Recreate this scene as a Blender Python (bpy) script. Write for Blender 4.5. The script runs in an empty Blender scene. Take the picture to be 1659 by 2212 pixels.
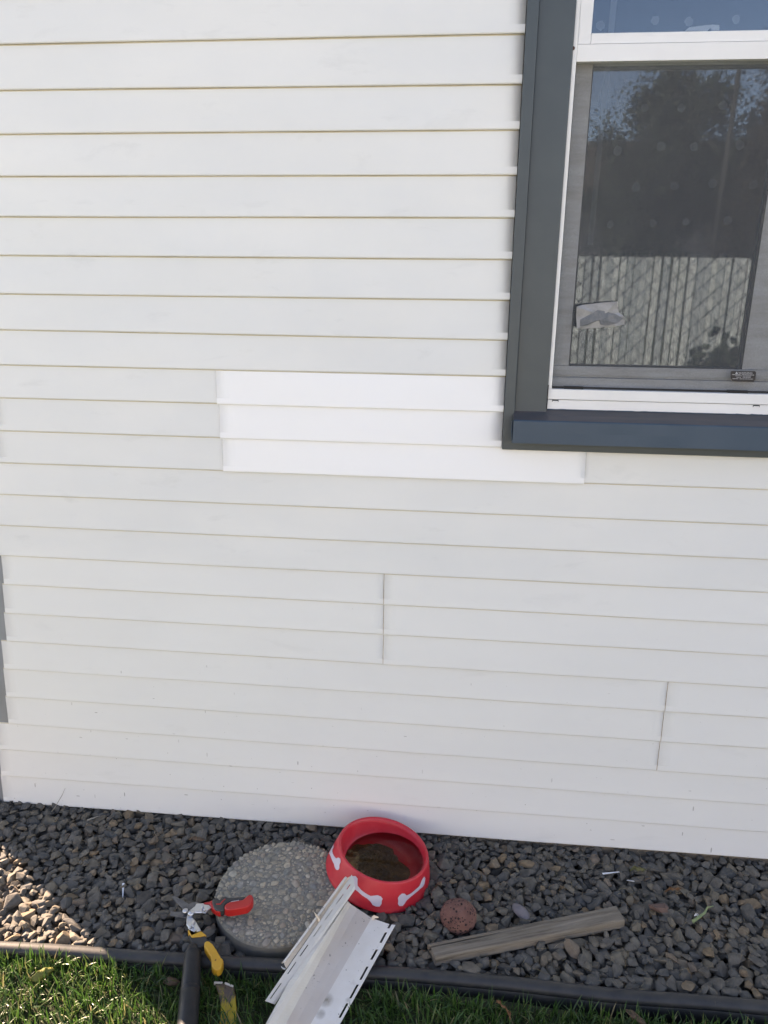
import bpy, bmesh, math, random
import numpy as np
from mathutils import Vector, Matrix, noise
from mathutils.bvhtree import BVHTree
R = math.radians
scene = bpy.context.scene
col = scene.collection

# ---------------------------------------------------------------- camera
YAW, PITCH, ROLL = -0.10039038, -0.30507695, 0.01021819
DIST, HGT, FOC = 1.61816455, 1.34650956, 1661.0
f_ = Vector((math.sin(YAW)*math.cos(PITCH), math.cos(YAW)*math.cos(PITCH), math.sin(PITCH)))
r0 = Vector((math.cos(YAW), -math.sin(YAW), 0)); u0 = r0.cross(f_)
r_ = math.cos(ROLL)*r0 + math.sin(ROLL)*u0
u_ = -math.sin(ROLL)*r0 + math.cos(ROLL)*u0
CAM = Vector((0, -DIST, HGT))
cd = bpy.data.cameras.new('camera'); cam = bpy.data.objects.new('camera', cd); col.objects.link(cam)
cam.matrix_world = Matrix(((r_.x, u_.x, -f_.x, CAM.x), (r_.y, u_.y, -f_.y, CAM.y), (r_.z, u_.z, -f_.z, CAM.z), (0, 0, 0, 1)))
cd.sensor_fit = 'VERTICAL'; cd.sensor_height = 36; cd.lens = 36*FOC/2212
cd.clip_start = 0.02; cd.clip_end = 500
scene.camera = cam

# ---------------------------------------------------------------- world, sun, exposure
SUN_EL = R(24); SX, SY = -0.82, 0.572
w = bpy.data.worlds.new('World'); scene.world = w; w.use_nodes = True
nt = w.node_tree; bg = nt.nodes['Background']
sky = nt.nodes.new('ShaderNodeTexSky'); sky.sky_type = 'NISHITA'; sky.sun_disc = False
sky.sun_elevation = SUN_EL; sky.sun_rotation = math.atan2(SX, SY)
sky.air_density = 1.0; sky.dust_density = 0.05; sky.ozone_density = 1.3; sky.altitude = 2500
nt.links.new(sky.outputs[0], bg.inputs[0]); bg.inputs[1].default_value = 0.09
sd = bpy.data.lights.new('sun', 'SUN'); sd.energy = 4.7; sd.angle = R(0.5); sd.color = (1, 0.92, 0.82)
so = bpy.data.objects.new('sun', sd); col.objects.link(so)
sv = Vector((SX*math.cos(SUN_EL), SY*math.cos(SUN_EL), math.sin(SUN_EL)))
so.rotation_euler = sv.to_track_quat('Z', 'Y').to_euler(); so.location = sv*20
scene.view_settings.view_transform = 'Standard'; scene.view_settings.look = 'None'
scene.view_settings.gamma = 1; scene.view_settings.exposure = 2.61
try:
    scene.view_settings.use_white_balance = True
    scene.view_settings.white_balance_temperature = 9100
    scene.view_settings.white_balance_tint = 24
except Exception: pass

# ---------------------------------------------------------------- helpers
K = 1659/1920
def ray(x, y): return f_ + r_*((x-829.5)/FOC) - u_*((y-1106)/FOC)
def G(x, y, z=-0.03):                       # point of the ground plane z seen at (x, y)
    d = ray(x, y); return CAM + d*((z-HGT)/d.z)
def W(x, y, Y=0.0):                         # point of the wall plane Y seen at (x, y)
    d = ray(x, y); return CAM + d*((Y+DIST)/d.y)
def zoomed(ox, oy, s): return lambda X, Y: ((ox+X/s)*K, (oy+Y/s)*K)
rng = np.random.default_rng(7); random.seed(7)

def tag(o, label=None, cat=None, group=None, kind=None):
    if label: o['label'] = label
    if cat: o['category'] = cat
    if group: o['group'] = group
    if kind: o['kind'] = kind
    return o
def thing(name, loc, label, cat, group=None):
    o = bpy.data.objects.new(name, None); o.empty_display_size = .05; col.objects.link(o); o.location = loc
    return tag(o, label, cat, group)
def link(o, parent):
    col.objects.link(o)
    if parent:
        o.parent = parent
        if parent.type == 'EMPTY': o.matrix_parent_inverse = Matrix.Translation(-Vector(parent.location))
    return o
def mesh(name, v, f, m, parent=None, smooth=False, solid=0, bevel=0, off=-1, seg=2):
    me = bpy.data.meshes.new(name); me.from_pydata([tuple(p) for p in v], [], [tuple(q) for q in f]); me.update()
    for mm in (m if isinstance(m, (list, tuple)) else [m]): me.materials.append(mm)
    if smooth:
        me.polygons.foreach_set('use_smooth', [True]*len(me.polygons))
    o = link(bpy.data.objects.new(name, me), parent)
    if solid:
        s = o.modifiers.new('solid', 'SOLIDIFY'); s.thickness = solid; s.offset = off
    if bevel:
        b = o.modifiers.new('bevel', 'BEVEL'); b.width = bevel; b.segments = seg; b.limit_method = 'ANGLE'; b.angle_limit = R(28)
        if smooth: b.harden_normals = False
    return o
def big(name, V, F, m, parent=None, smooth=False):     # numpy arrays; F (n,k)
    me = bpy.data.meshes.new(name); n, k = F.shape
    me.vertices.add(len(V)); me.vertices.foreach_set('co', V.astype(np.float32).ravel())
    me.loops.add(n*k); me.loops.foreach_set('vertex_index', F.astype(np.int32).ravel())
    me.polygons.add(n); me.polygons.foreach_set('loop_start', np.arange(0, n*k, k, dtype=np.int32))
    try: me.polygons.foreach_set('loop_total', np.full(n, k, dtype=np.int32))
    except Exception: pass
    me.polygons.foreach_set('use_smooth', np.full(n, smooth))
    me.update(calc_edges=True); me.materials.append(m)
    return link(bpy.data.objects.new(name, me), parent)
def box(v, f, x0, x1, y0, y1, z0, z1):
    b = len(v)
    v += [(x0,y0,z0),(x1,y0,z0),(x1,y1,z0),(x0,y1,z0),(x0,y0,z1),(x1,y0,z1),(x1,y1,z1),(x0,y1,z1)]
    f += [tuple(b+i for i in q) for q in ((0,3,2,1),(4,5,6,7),(0,1,5,4),(1,2,6,5),(2,3,7,6),(3,0,4,7))]
def boxes(name, bs, m, parent=None, bevel=0):
    v, f = [], []
    for b in bs: box(v, f, *b)
    return mesh(name, v, f, m, parent, bevel=bevel)
def loft(name, rails, m, parent, thick=0.0012, skip=None, smooth=False, off=-1, bevel=0):
    n = len(rails[0]); v = [p for r in rails for p in r]; f = []
    for i in range(len(rails)-1):
        for j in range(n-1):
            if skip and skip(i, j): continue
            f.append((i*n+j, i*n+j+1, (i+1)*n+j+1, (i+1)*n+j))
    return mesh(name, v, f, m, parent, smooth=smooth, solid=thick, off=off, bevel=bevel)
def slab(name, pts, thick, m, parent, bevel=0.0, seg=3, smooth=True):   # pts: closed list of 3D points, extruded down
    n = len(pts); v = [Vector(p) for p in pts] + [Vector(p)-Vector((0,0,thick)) for p in pts]
    a = sum((v[i].x*v[(i+1)%n].y - v[(i+1)%n].x*v[i].y) for i in range(n))
    top = list(range(n)); bot = [n+i for i in reversed(range(n))]
    f = [top, bot] + [(i, n+i, n+(i+1)%n, (i+1)%n) for i in range(n)]
    if a < 0: f = [list(reversed(q)) for q in f]
    o = mesh(name, v, f, m, parent, smooth=False, bevel=bevel, seg=seg)
    if bevel:
        o.data.polygons.foreach_set('use_smooth', [True]*len(o.data.polygons))
        o.modifiers['bevel'].harden_normals = True
    return o
def tube(name, pts, radii, m, parent=None, seg=10, caps=True, smooth=True):
    v, f = [], []; n = len(pts); up = Vector((0, 0, 1))
    for i, p in enumerate(pts):
        p = Vector(p); t = (Vector(pts[min(i+1, n-1)])-Vector(pts[max(i-1, 0)])).normalized()
        a = t.cross(up); a = a.normalized() if a.length > 1e-4 else Vector((1, 0, 0)); b = a.cross(t)
        rr = radii[i] if isinstance(radii, (list, tuple)) else radii
        for k in range(seg):
            q = 2*math.pi*k/seg; v.append(p + a*math.cos(q)*rr + b*math.sin(q)*rr)
    for i in range(n-1):
        for k in range(seg): f.append((i*seg+k, i*seg+(k+1)%seg, (i+1)*seg+(k+1)%seg, (i+1)*seg+k))
    if caps: f += [tuple(reversed(range(seg))), tuple(range((n-1)*seg, n*seg))]
    return mesh(name, v, f, m, parent, smooth=smooth)
def lathe(name, prof, M, m, parent, seg=64, smooth=True, close=False):  # prof [(r, h)], M matrix
    v, f = [], []; n = len(prof)
    for k in range(seg):
        a = 2*math.pi*k/seg
        for r, h in prof: v.append(M @ Vector((r*math.cos(a), r*math.sin(a), h)))
    for k in range(seg):
        kk = (k+1) % seg
        for i in range(n-1 if not close else n): f.append((k*n+i, kk*n+i, kk*n+(i+1)%n, k*n+(i+1)%n))
    return mesh(name, v, f, m, parent, smooth=smooth)

# ---------------------------------------------------------------- materials
def mat(name, base=(.5,.5,.5), rough=.6, metal=0, spec=None):
    m = bpy.data.materials.new(name); m.use_nodes = True
    b = m.node_tree.nodes['Principled BSDF']
    b.inputs['Base Color'].default_value = (*base, 1); b.inputs['Roughness'].default_value = rough; b.inputs['Metallic'].default_value = metal
    if spec is not None: b.inputs['Specular IOR Level'].default_value = spec
    return m, m.node_tree, b
def N(nt, t, **k):
    n = nt.nodes.new('ShaderNode'+t)
    for a, b in k.items():
        if a.startswith('i_'): n.inputs[a[2:].replace('_', ' ')].default_value = b
        else: setattr(n, a, b)
    return n
def coords(nt, scale=(1,1,1), rot=(0,0,0)):
    t = N(nt, 'TexCoord'); mp = N(nt, 'Mapping'); nt.links.new(t.outputs['Object'], mp.inputs[0])
    mp.inputs['Scale'].default_value = scale; mp.inputs['Rotation'].default_value = rot
    return mp.outputs[0]
def ramp(nt, fac, stops, interp='LINEAR'):
    r = N(nt, 'ValToRGB'); nt.links.new(fac, r.inputs[0]); e = r.color_ramp.elements; r.color_ramp.interpolation = interp
    while len(e) < len(stops): e.new(.5)
    for q, (p, c) in zip(e, stops): q.position = p; q.color = (*c, 1) if len(c) == 3 else c
    return r.outputs[0]
def mix(nt, fac, a, b, mode='MIX'):
    n = N(nt, 'Mix', data_type='RGBA', blend_type=mode)
    for sock, val in ((n.inputs[0], fac), (n.inputs[6], a), (n.inputs[7], b)):
        if hasattr(val, 'is_linked') or isinstance(val, bpy.types.NodeSocket): nt.links.new(val, sock)
        elif isinstance(val, (int, float)): sock.default_value = val
        else: sock.default_value = (*val, 1)
    return n.outputs[2]
def noisef(nt, vec, scale, detail=4, rough=.6, dist=0):
    n = N(nt, 'TexNoise'); nt.links.new(vec, n.inputs['Vector']); n.inputs['Scale'].default_value = scale
    n.inputs['Detail'].default_value = detail; n.inputs['Roughness'].default_value = rough; n.inputs['Distortion'].default_value = dist
    return n.outputs['Fac']
def bump(nt, b, h, strength=.3, dist=.002):
    n = N(nt, 'Bump'); n.inputs['Strength'].default_value = strength; n.inputs['Distance'].default_value = dist
    nt.links.new(h, n.inputs['Height']); nt.links.new(n.outputs[0], b.inputs['Normal'])
def math_(nt, op, a, b=0.0, clamp=False):
    n = N(nt, 'Math', operation=op, use_clamp=clamp)
    for s, v in ((n.inputs[0], a), (n.inputs[1], b)):
        if isinstance(v, (int, float)): s.default_value = v
        else: nt.links.new(v, s)
    return n.outputs[0]

def siding_mat(name, c1, c2, rough, dirt, specks):
    m, t, b = mat(name, c1, rough)
    v = coords(t, (1, 1, 2.2))
    c = mix(t, ramp(t, noisef(t, v, 2.2, 5, .55), [(.32, (0,0,0)), (.72, (1,1,1))]), c1, c2)
    # smudges
    sm = ramp(t, noisef(t, coords(t, (1, 1, 3)), 6.5, 6, .62, .4), [(.60, (0,0,0)), (.74, (1,1,1))])
    c = mix(t, math_(t, 'MULTIPLY', sm, dirt), c, (.42, .43, .42))
    if specks:                                       # mud splashes and clippings, thick near the ground
        sep = N(t, 'SeparateXYZ'); tc = N(t, 'TexCoord'); t.links.new(tc.outputs['Object'], sep.inputs[0])
        low = N(t, 'MapRange'); t.links.new(sep.outputs['Z'], low.inputs[0])
        low.inputs[1].default_value = .75; low.inputs[2].default_value = 0.0; low.inputs[3].default_value = .0; low.inputs[4].default_value = 1.0
        for sc, rot, lo, hi in (((1, .02, .22), (0, R(20), 0), .018, .16), ((.25, .02, 1), (0, R(-35), 0), .016, .14), ((1, .02, 1), (0, 0, 0), .012, .13)):
            vo = N(t, 'TexVoronoi', feature='F1'); t.links.new(coords(t, sc, rot), vo.inputs['Vector']); vo.inputs['Scale'].default_value = 92
            th = math_(t, 'MULTIPLY', low.outputs[0], hi)
            sp = N(t, 'SeparateColor'); t.links.new(vo.outputs['Color'], sp.inputs[0])
            keep = math_(t, 'GREATER_THAN', sp.outputs[0], .80)
            th = math_(t, 'ADD', math_(t, 'MULTIPLY', math_(t, 'MULTIPLY', th, sp.outputs[1]), keep), 0)
            k = math_(t, 'LESS_THAN', vo.outputs['Distance'], th)
            c = mix(t, math_(t, 'MULTIPLY', k, math_(t, 'ADD', math_(t, 'MULTIPLY', sp.outputs[2], .55), .1)), c, (.16, .14, .12))
    t.links.new(c, b.inputs['Base Color'])
    rr = math_(t, 'ADD', math_(t, 'MULTIPLY', noisef(t, v, 9, 3), .25), rough-.12); t.links.new(rr, b.inputs['Roughness'])
    bump(t, b, noisef(t, coords(t, (1, 1, 1.3)), 5.5, 2, .4), .5, .007)
    return m
M_old = siding_mat('aged_white_vinyl', (.738, .746, .728), (.672, .690, .686), .42, .20, True)
M_new = siding_mat('fresh_white_vinyl', (.83, .84, .845), (.85, .86, .865), .36, .0, False)
M_low = siding_mat('lower_white_vinyl', (.742, .753, .738), (.712, .724, .716), .44, .12, True)

def simple(name, c1, c2, scale, rough, bstr=.2, bdist=.001, sc=(1,1,1), metal=0, lo=.35, hi=.68, spec=None, rot=(0,0,0), detail=5):
    m, t, b = mat(name, c1, rough, metal, spec); v = coords(t, sc, rot); n = noisef(t, v, scale, detail)
    t.links.new(ramp(t, n, [(lo, c1), (hi, c2)]), b.inputs['Base Color'])
    if bstr: bump(t, b, noisef(t, v, scale*3, 4), bstr, bdist)
    return m
M_trim = simple('grey_painted_trim', (.052, .070, .080), (.060, .079, .088), 14, .42, .08, .0006)
M_sill = simple('slate_blue_painted_metal', (.030, .064, .100), (.036, .072, .110), 7, .42, .06, .0006)
M_silltop = simple('dusty_grey_sill_top', (.078, .070, .070), (.052, .058, .066), 9, .5, .1, .0006, (1, 6, 1))
M_white = simple('white_window_vinyl', (.76, .77, .77), (.72, .725, .72), 8, .32, .03, .0005)
M_grime = simple('grimy_window_vinyl', (.52, .54, .55), (.42, .415, .40), 10, .5, .05, .0005, (1, 1, 5))
M_black = simple('black_rubber', (.014, .015, .016), (.021, .021, .022), 60, .5, .25, .0006, spec=.3)
M_edge = simple('black_plastic_edging', (.022, .024, .027), (.046, .045, .042), 22, .46, .25, .0012)
M_dark = mat('dark_gap', (.012, .012, .013), .8)[0]
M_soil = simple('dark_soil', (.022, .018, .014), (.045, .036, .027), 40, .95, .6, .006)
M_lawn = simple('lawn_ground', (.020, .030, .010), (.042, .048, .018), 30, .95, .5, .01)
M_sheath = mat('sheathing', (.20, .16, .12), .9)[0]
M_corner = simple('grey_corner_trim', (.27, .29, .31), (.21, .225, .23), 12, .5, .1, .001, (1, 1, .4))

def island(name, stops, rough, nscale=60, namt=.35, bstr=.5, bdist=.0015, spec=None):
    m, t, b = mat(name, (.1,.1,.1), rough, 0, spec)
    g = N(t, 'NewGeometry'); c = ramp(t, g.outputs['Random Per Island'], stops)
    v = coords(t); n = noisef(t, v, nscale, 6, .65)
    c = mix(t, 1.0, c, ramp(t, n, [(.3, (1-namt,)*3), (.7, (1+namt,)*3)]), 'MULTIPLY')
    t.links.new(c, b.inputs['Base Color']); bump(t, b, noisef(t, v, nscale*3, 5), bstr, bdist)
    return m
M_rock = island('crushed_basalt', [(0,(.066,.061,.053)),(.3,(.112,.101,.084)),(.55,(.076,.075,.070)),(.72,(.140,.117,.084)),(.86,(.120,.110,.092)),(.95,(.185,.130,.078)),(1,(.15,.12,.095))], .82)
M_agg = island('exposed_aggregate', [(0,(.24,.22,.175)),(.25,(.36,.31,.23)),(.45,(.20,.20,.175)),(.6,(.44,.37,.27)),(.75,(.33,.27,.205)),(.88,(.14,.15,.15)),(1,(.50,.44,.34))], .7, 120, .25, .3, .0006)
M_mortar = simple('cement_mortar', (.17, .16, .135), (.28, .26, .215), 90, .95, .7, .0015)
M_pside = simple('stained_concrete_side', (.17, .155, .12), (.09, .095, .10), 14, .9, .5, .001, (1, 1, .35))

# glass: sees through to the curtain, mirrors the yard
def glass_mat(name, fac, tint):
    m = bpy.data.materials.new(name); m.use_nodes = True; t = m.node_tree; t.nodes.clear()
    o = N(t, 'OutputMaterial'); mx = N(t, 'MixShader'); tr = N(t, 'BsdfTransparent'); gl = N(t, 'BsdfGlossy')
    tr.inputs[0].default_value = (*tint, 1); gl.inputs[0].default_value = (.70, .87, 1, 1); gl.inputs['Roughness'].default_value = .018
    fr = N(t, 'Fresnel'); fr.inputs[0].default_value = 1.5
    t.links.new(math_(t, 'ADD', fr.outputs[0], fac-.04, True), mx.inputs[0])
    nb = N(t, 'Bump'); nb.inputs['Strength'].default_value = .05; nb.inputs['Distance'].default_value = .002
    t.links.new(noisef(t, coords(t), 4, 1), nb.inputs['Height']); t.links.new(nb.outputs[0], gl.inputs['Normal'])
    t.links.new(tr.outputs[0], mx.inputs[1]); t.links.new(gl.outputs[0], mx.inputs[2]); t.links.new(mx.outputs[0], o.inputs[0])
    return m
M_glass = glass_mat('window_glass', .125, (.85, .87, .88))
M_glassu = glass_mat('upper_window_glass', .072, (.85, .87, .88))
M_water = glass_mat('murky_water', .002, (.92, .76, .66))
def screen_mat():
    m = bpy.data.materials.new('insect_screen_mesh'); m.use_nodes = True; t = m.node_tree; t.nodes.clear()
    o = N(t, 'OutputMaterial'); mx = N(t, 'MixShader'); tr = N(t, 'BsdfTransparent'); df = N(t, 'BsdfDiffuse')
    df.inputs[0].default_value = (.135, .145, .155, 1)
    v = coords(t); tot = None
    for d, s in (('X', 170), ('Z', 150)):
        wv = N(t, 'TexWave', wave_type='BANDS', bands_direction=d); t.links.new(v, wv.inputs['Vector']); wv.inputs['Scale'].default_value = s
        wv.inputs['Distortion'].default_value = .4; wv.inputs['Detail'].default_value = 1
        tot = wv.outputs['Fac'] if tot is None else math_(t, 'ADD', tot, wv.outputs['Fac'])
    fac = math_(t, 'ADD', math_(t, 'MULTIPLY', tot, .12), .22)
    fac = math_(t, 'ADD', fac, math_(t, 'MULTIPLY', noisef(t, v, 260, 2, .8), .16))
    t.links.new(fac, mx.inputs[0]); t.links.new(tr.outputs[0], mx.inputs[1]); t.links.new(df.outputs[0], mx.inputs[2]); t.links.new(mx.outputs[0], o.inputs[0])
    return m
M_screen = screen_mat()

# ---------------------------------------------------------------- ground
def sheet(name, x0, x1, y0, y1, z, m, nx=2, ny=2, amp=0):
    v = []; f = []
    for j in range(ny):
        for i in range(nx):
            x = x0+(x1-x0)*i/(nx-1); y = y0+(y1-y0)*j/(ny-1)
            v.append((x, y, z + (amp*(noise.noise(Vector((x*9, y*9, 0)))) if amp else 0)))
    for j in range(ny-1):
        for i in range(nx-1): f.append((j*nx+i, j*nx+i+1, (j+1)*nx+i+1, (j+1)*nx+i))
    return mesh(name, v, f, m)
tag(sheet('ground', -90, 90, -90, 90, -.10, M_soil), kind='structure')

# ---------------------------------------------------------------- house
ZL = {0:-.0173,1:.0653,2:.1458,3:.2243,4:.3036,5:.3836,6:.4616,7:.5376,8:.6142,9:.6888,10:.7651,11:.8416,12:.9172,13:.9919,14:1.0668,15:1.1396,16:1.2155,17:1.2902,18:1.3684,19:1.4442,20:1.5214,21:1.5997,22:1.6789,23:1.7579}
ZR = {0:-.0061,1:.0714,2:.1470,3:.2203,4:.3006,5:.3806,6:.4574,7:.5369,8:.6121,9:.6886,10:.7643,11:.8411,12:.9189,13:.9925,14:1.0680,15:1.1398,16:1.2130,17:1.2913,18:1.3690,19:1.4461,20:1.5225,21:1.6013,22:1.6777,23:1.7599}
for k in range(24, 40): ZL[k] = 1.7579+.0785*(k-23); ZR[k] = 1.7599+.0785*(k-23)
def zline(k, x):
    xr = .75 if k <= 12 else .088
    u = min(1.0, max(0.0, (x+1.1)/(xr+1.1))); return ZL[k]*(1-u)+ZR[k]*u
CX0, WX0, WX1 = -1.285, .087, .742
house = thing('house', (1.2, 3, -.1), 'white vinyl sided house wall with a grey trimmed window above dark gravel', 'house')
M_seam = mat('seam_line', (.40, .29, .185), .9)[0]  # thin tan line down each panel joint
M_lap = simple('tan_lap_shade', (.55, .49, .37), (.63, .59, .49), 12, .6, 0, .001, (1, 1, 3))  # shadow line under each lap, painted in as a tan band
def panel(k0, k1, x0, x1, m, out=0.0, lift_l=0.0, lift_r=0.0, label=None, drop=0.0, x0k=None):
    V, F = [], []; n = max(3, int((x1-x0)/.03))
    for k in range(k0, k1):
        prof = [(0, -.0006), (.040, -.0009), (.30, -.0023), (.60, -.0039), (.82, -.0051), (.93, -.0058), (.975, -.0059), (1.0, -.0050), (1.0, -.0005)]
        b = len(V); np_ = len(prof); xs = x0 + (x0k.get(k, 0) if x0k else 0)
        for i in range(n+1):
            x = xs+(x1-xs)*i/n; zt, zb = zline(k+1, x)+.0005, zline(k, x)-drop
            l = lift_l*max(0, 1-(x-xs)/.07)**2 + lift_r*max(0, 1-(x1-x)/.07)**2
            wv = .0014*noise.noise(Vector((x*3.1, k*1.7, 3)))
            wz = .0006*noise.noise(Vector((x*2.3, k*2.9, 9)))
            for t, y in prof: V.append((x, y - out - (l+wv)*min(1, t*1.4), zt+(zb-zt)*t + wz*t))
        for i in range(n):
            for j in range(np_-1):
                F.append((b+i*np_+j, b+i*np_+j+1, b+(i+1)*np_+j+1, b+(i+1)*np_+j))
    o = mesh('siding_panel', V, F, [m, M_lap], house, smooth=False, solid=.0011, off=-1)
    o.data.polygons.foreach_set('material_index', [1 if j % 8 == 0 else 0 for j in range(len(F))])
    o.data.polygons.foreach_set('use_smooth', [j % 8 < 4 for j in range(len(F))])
    if label: o['label'] = label
    return o
LE = -1.105
J1 = W(1436, 1570).x; J2 = W(834, 1340).x; P0 = W(473, 900).x; P1 = W(1263, 1010).x
E0x, E1x, E2x = W(-4, 1650, -.006).x, W(5, 1460, -.006).x, W(3, 1280, -.006).x
panel(0, 3, E0x, 3.2, M_low, x0k={2: .009, 1: .004, 0: -.002})
panel(3, 6, E1x, J1, M_low, x0k={5: .008, 4: .002, 3: -.004})
panel(3, 6, J1-.006, 3.2, M_low, .0007, .0006)
panel(6, 9, E2x, J2, M_low, x0k={8: .010, 7: .002, 6: -.005})
panel(6, 9, J2-.005, 3.2, M_low, .0007, .0006)
panel(9, 12, LE, 3.2, M_old)
E4x = W(2.5, 1030, -.005).x
panel(12, 15, E4x, P0+.03, M_old, x0k={13: W(1, 965, -.005).x-E4x, 14: -.05})
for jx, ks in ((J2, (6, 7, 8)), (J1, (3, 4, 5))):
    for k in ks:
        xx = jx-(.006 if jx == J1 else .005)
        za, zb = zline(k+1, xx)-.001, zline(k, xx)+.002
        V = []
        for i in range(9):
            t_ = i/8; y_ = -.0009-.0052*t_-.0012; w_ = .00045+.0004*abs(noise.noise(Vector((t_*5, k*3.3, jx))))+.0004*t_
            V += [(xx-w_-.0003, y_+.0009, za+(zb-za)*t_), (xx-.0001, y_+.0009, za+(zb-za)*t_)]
        mesh('seam_line', V, [(2*i, 2*i+2, 2*i+3, 2*i+1) for i in range(8)], M_seam, house)
PL = 'bright white replacement siding panel, cleaner than the aged siding round it'
panel(13, 15, P0, WX0-.001, M_new, .0022, .001, label=PL, drop=.002, x0k={13: .003, 14: 0})
panel(12, 13, P0+.006, P1, M_new, .0024, .001, .0012, label=PL, drop=.002)
panel(12, 13, P1-.02, 3.2, M_old)
for a, b in ((15, 18), (18, 21), (21, 24), (24, 27), (27, 30)): panel(a, b, LE, WX0-.001, M_old)
for a, b in ((13, 15), (15, 18), (18, 21), (21, 24), (24, 27), (27, 30)): panel(a, b, WX1+.001, 3.2, M_old)
for a, b in ((30, 33), (33, 36)): panel(a, b, LE, 3.2, M_old)
WZ0, WZ1 = .988, ZL[30]
boxes('wall_sheathing', [(CX0+.012, WX0, .003, .10, -.09, 2.78), (WX1, 3.2, .003, .10, -.09, 2.78), (WX0, WX1, .003, .10, -.09, WZ0-.001), (WX0, WX1, .003, .10, WZ1, 2.78)], M_sheath, house)
boxes('foundation', [(CX0+.02, 3.2, .02, .12, -.3, -.091)], M_mortar, house)
boxes('corner_trim', [(CX0, -1.20, -.006, .002, -.085, 2.78), (CX0, -1.262, -.020, -.0065, -.085, 2.78), (-1.1995, -1.00, .0008, .0022, -.085, 1.06), (CX0, CX0+.008, .0025, .09, -.085, 2.78)], M_corner, house)
boxes('side_wall', [(CX0+.01, CX0+.11, .1005, 6, -.1, 2.78), (3.1, 3.2, .1005, 6, -.1, 2.78), (CX0+.1105, 3.0995, 5.9, 6, -.1, 2.78)], M_old, house)
v = []; f = []
v = [(CX0-.25, -.16, 2.80), (3.45, -.16, 2.80), (3.45, 3, 4.0), (CX0-.25, 3, 4.0), (CX0-.25, 6.3, 2.80), (3.45, 6.3, 2.80)]
mesh('roof', v, [(0, 1, 2, 3), (3, 2, 5, 4)], simple('roof_shingle', (.06, .06, .06), (.1, .095, .09), 30, .9), house, solid=.06)
boxes('ceiling_panel', [(CX0+.1, 3.1, .12, 5.9, 2.70, 2.74)], M_sheath, house)

# window ---------------------------------------------------------------
def wpt(x, y, Y): p = W(x, y, Y); return p.x, p.z
bx0, bx1 = WX0+.021, .1745          # wide flat board left of the frame
fx0, fx1 = .1745, .700               # white frame
fz0 = wpt(1180, 883, 0)[1]; fz1 = 2.18
zs_t = wpt(1108, 908, -.046)[1]; zs_b = wpt(1106, 957, -.046)[1]
RX0, RX1 = .7005, .7215
v = []; f = []
tr_ = []
# outer narrow strip, mitred bottom corners
o_y, i_y = -.0165, -.0165
def strip(px, w0):
    return px
ZB = .9885
v = [(WX0, -.018, ZB), (bx0, -.018, ZB+.019), (bx0, -.018, 2.25), (WX0, -.018, 2.25),
     (WX1, -.018, ZB), (RX1, -.018, ZB+.019), (RX1, -.018, 2.25), (WX1, -.018, 2.25)]
f = [(0, 1, 2, 3), (4, 7, 6, 5), (0, 4, 5, 1), (3, 2, 6, 7)]
wt = mesh('window_trim', v, f, M_trim, house, solid=.016, off=-1, bevel=.0012)
# flat side boards, with a faint vertical bead
boxes('side_board', [(bx0+.0004, bx1-.0006, -.0085, .06, fz0-.022, 2.249), (fx1+.0006, RX1-.0004, -.0085, .06, fz0-.022, 2.249)], M_trim, wt, bevel=.0012)
# sill: sloping top + blue nose box
x0s, x1s = bx0-.0025, RX1+.001
n = 40; V = []; F = []
prof = [(.004, fz0+.001, 0), (-.020, (fz0*.45+zs_t*.55), 0), (-.0435, zs_t+.0010, 0), (-.0458, zs_t-.0012, 0), (-.0461, (zs_t+zs_b)/2, 0), (-.0464, zs_b, 0), (-.0185, zs_b-.001, 0)]
for i in range(n+1):
    x = x0s+(x1s-x0s)*i/n
    for j, (y, z, _) in enumerate(prof): V.append((x, y + .0012*noise.noise(Vector((x*11, j, 5))), z + .0008*noise.noise(Vector((x*9, j, 1)))))
for i in range(n):
    for j in range(len(prof)-1): F.append((i*7+j, i*7+j+1, (i+1)*7+j+1, (i+1)*7+j))
sill = mesh('sill', V, F, [M_sill, M_silltop], wt, solid=.0012, off=-1)
sill.data.polygons.foreach_set('material_index', [1 if k % 6 < 2 else 0 for k in range(len(F))])
mesh('sill_end_cap', [(x0s-.001, -.003, fz0-.028), (x0s-.002, -.042, zs_t-.002), (x0s-.003, -.0445, (zs_t+zs_b)/2), (x0s+.0, -.0445, zs_b), (x0s+.001, -.018, zs_b)], [(0, 1, 2, 3, 4)], M_sill, sill, solid=.001)

win = boxes('window_frame', [], M_white, house)
def wbox(bs, name, m, parent, bevel=.0008): return boxes(name, bs, m, parent, bevel)
bpy.data.objects.remove(win)
zr_t = wpt(1240, 97, .002)[1]; zr_b = wpt(1240, 135, .002)[1]      # meeting rail
zb_m = wpt(1180, 862, 0)[1]; zb_t = wpt(1180, 840, -.002)[1]
slx = fx0+.0075
win = wbox([(fx0, fx1, -.0015, .055, fz0, zb_m-.0006), (fx0, fx1, -.0035, .055, zb_m+.0006, zb_t),
            (fx0, slx, -.0035, .055, zb_t+.0004, fz1), (fx1-.014, fx1, -.0035, .055, zb_t+.0004, fz1),
            (slx+.0003, fx1-.0145, -.0030, .035, zr_b, zr_t-.0006), (fx0+.001, fx1-.001, .004, .05, zb_m-.0006, zb_m+.0006)], 'window_frame', M_white, house)
V = []; F = []; nn_ = 160
for i in range(nn_+1):
    x = fx0+.001+(fx1-fx0-.002)*i/nn_; u_w = max(0, (x-.50)/.2)
    h = max(.0002, .0006+.0008*noise.noise(Vector((x*60, 1, 1)))+u_w*.0035*max(0, noise.noise(Vector((x*170, 4, 1)))))
    V += [(x, -.0022, fz0-.0012), (x, -.0024, fz0+h)]
for i in range(nn_): F.append((2*i, 2*i+2, 2*i+3, 2*i+1))
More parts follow.
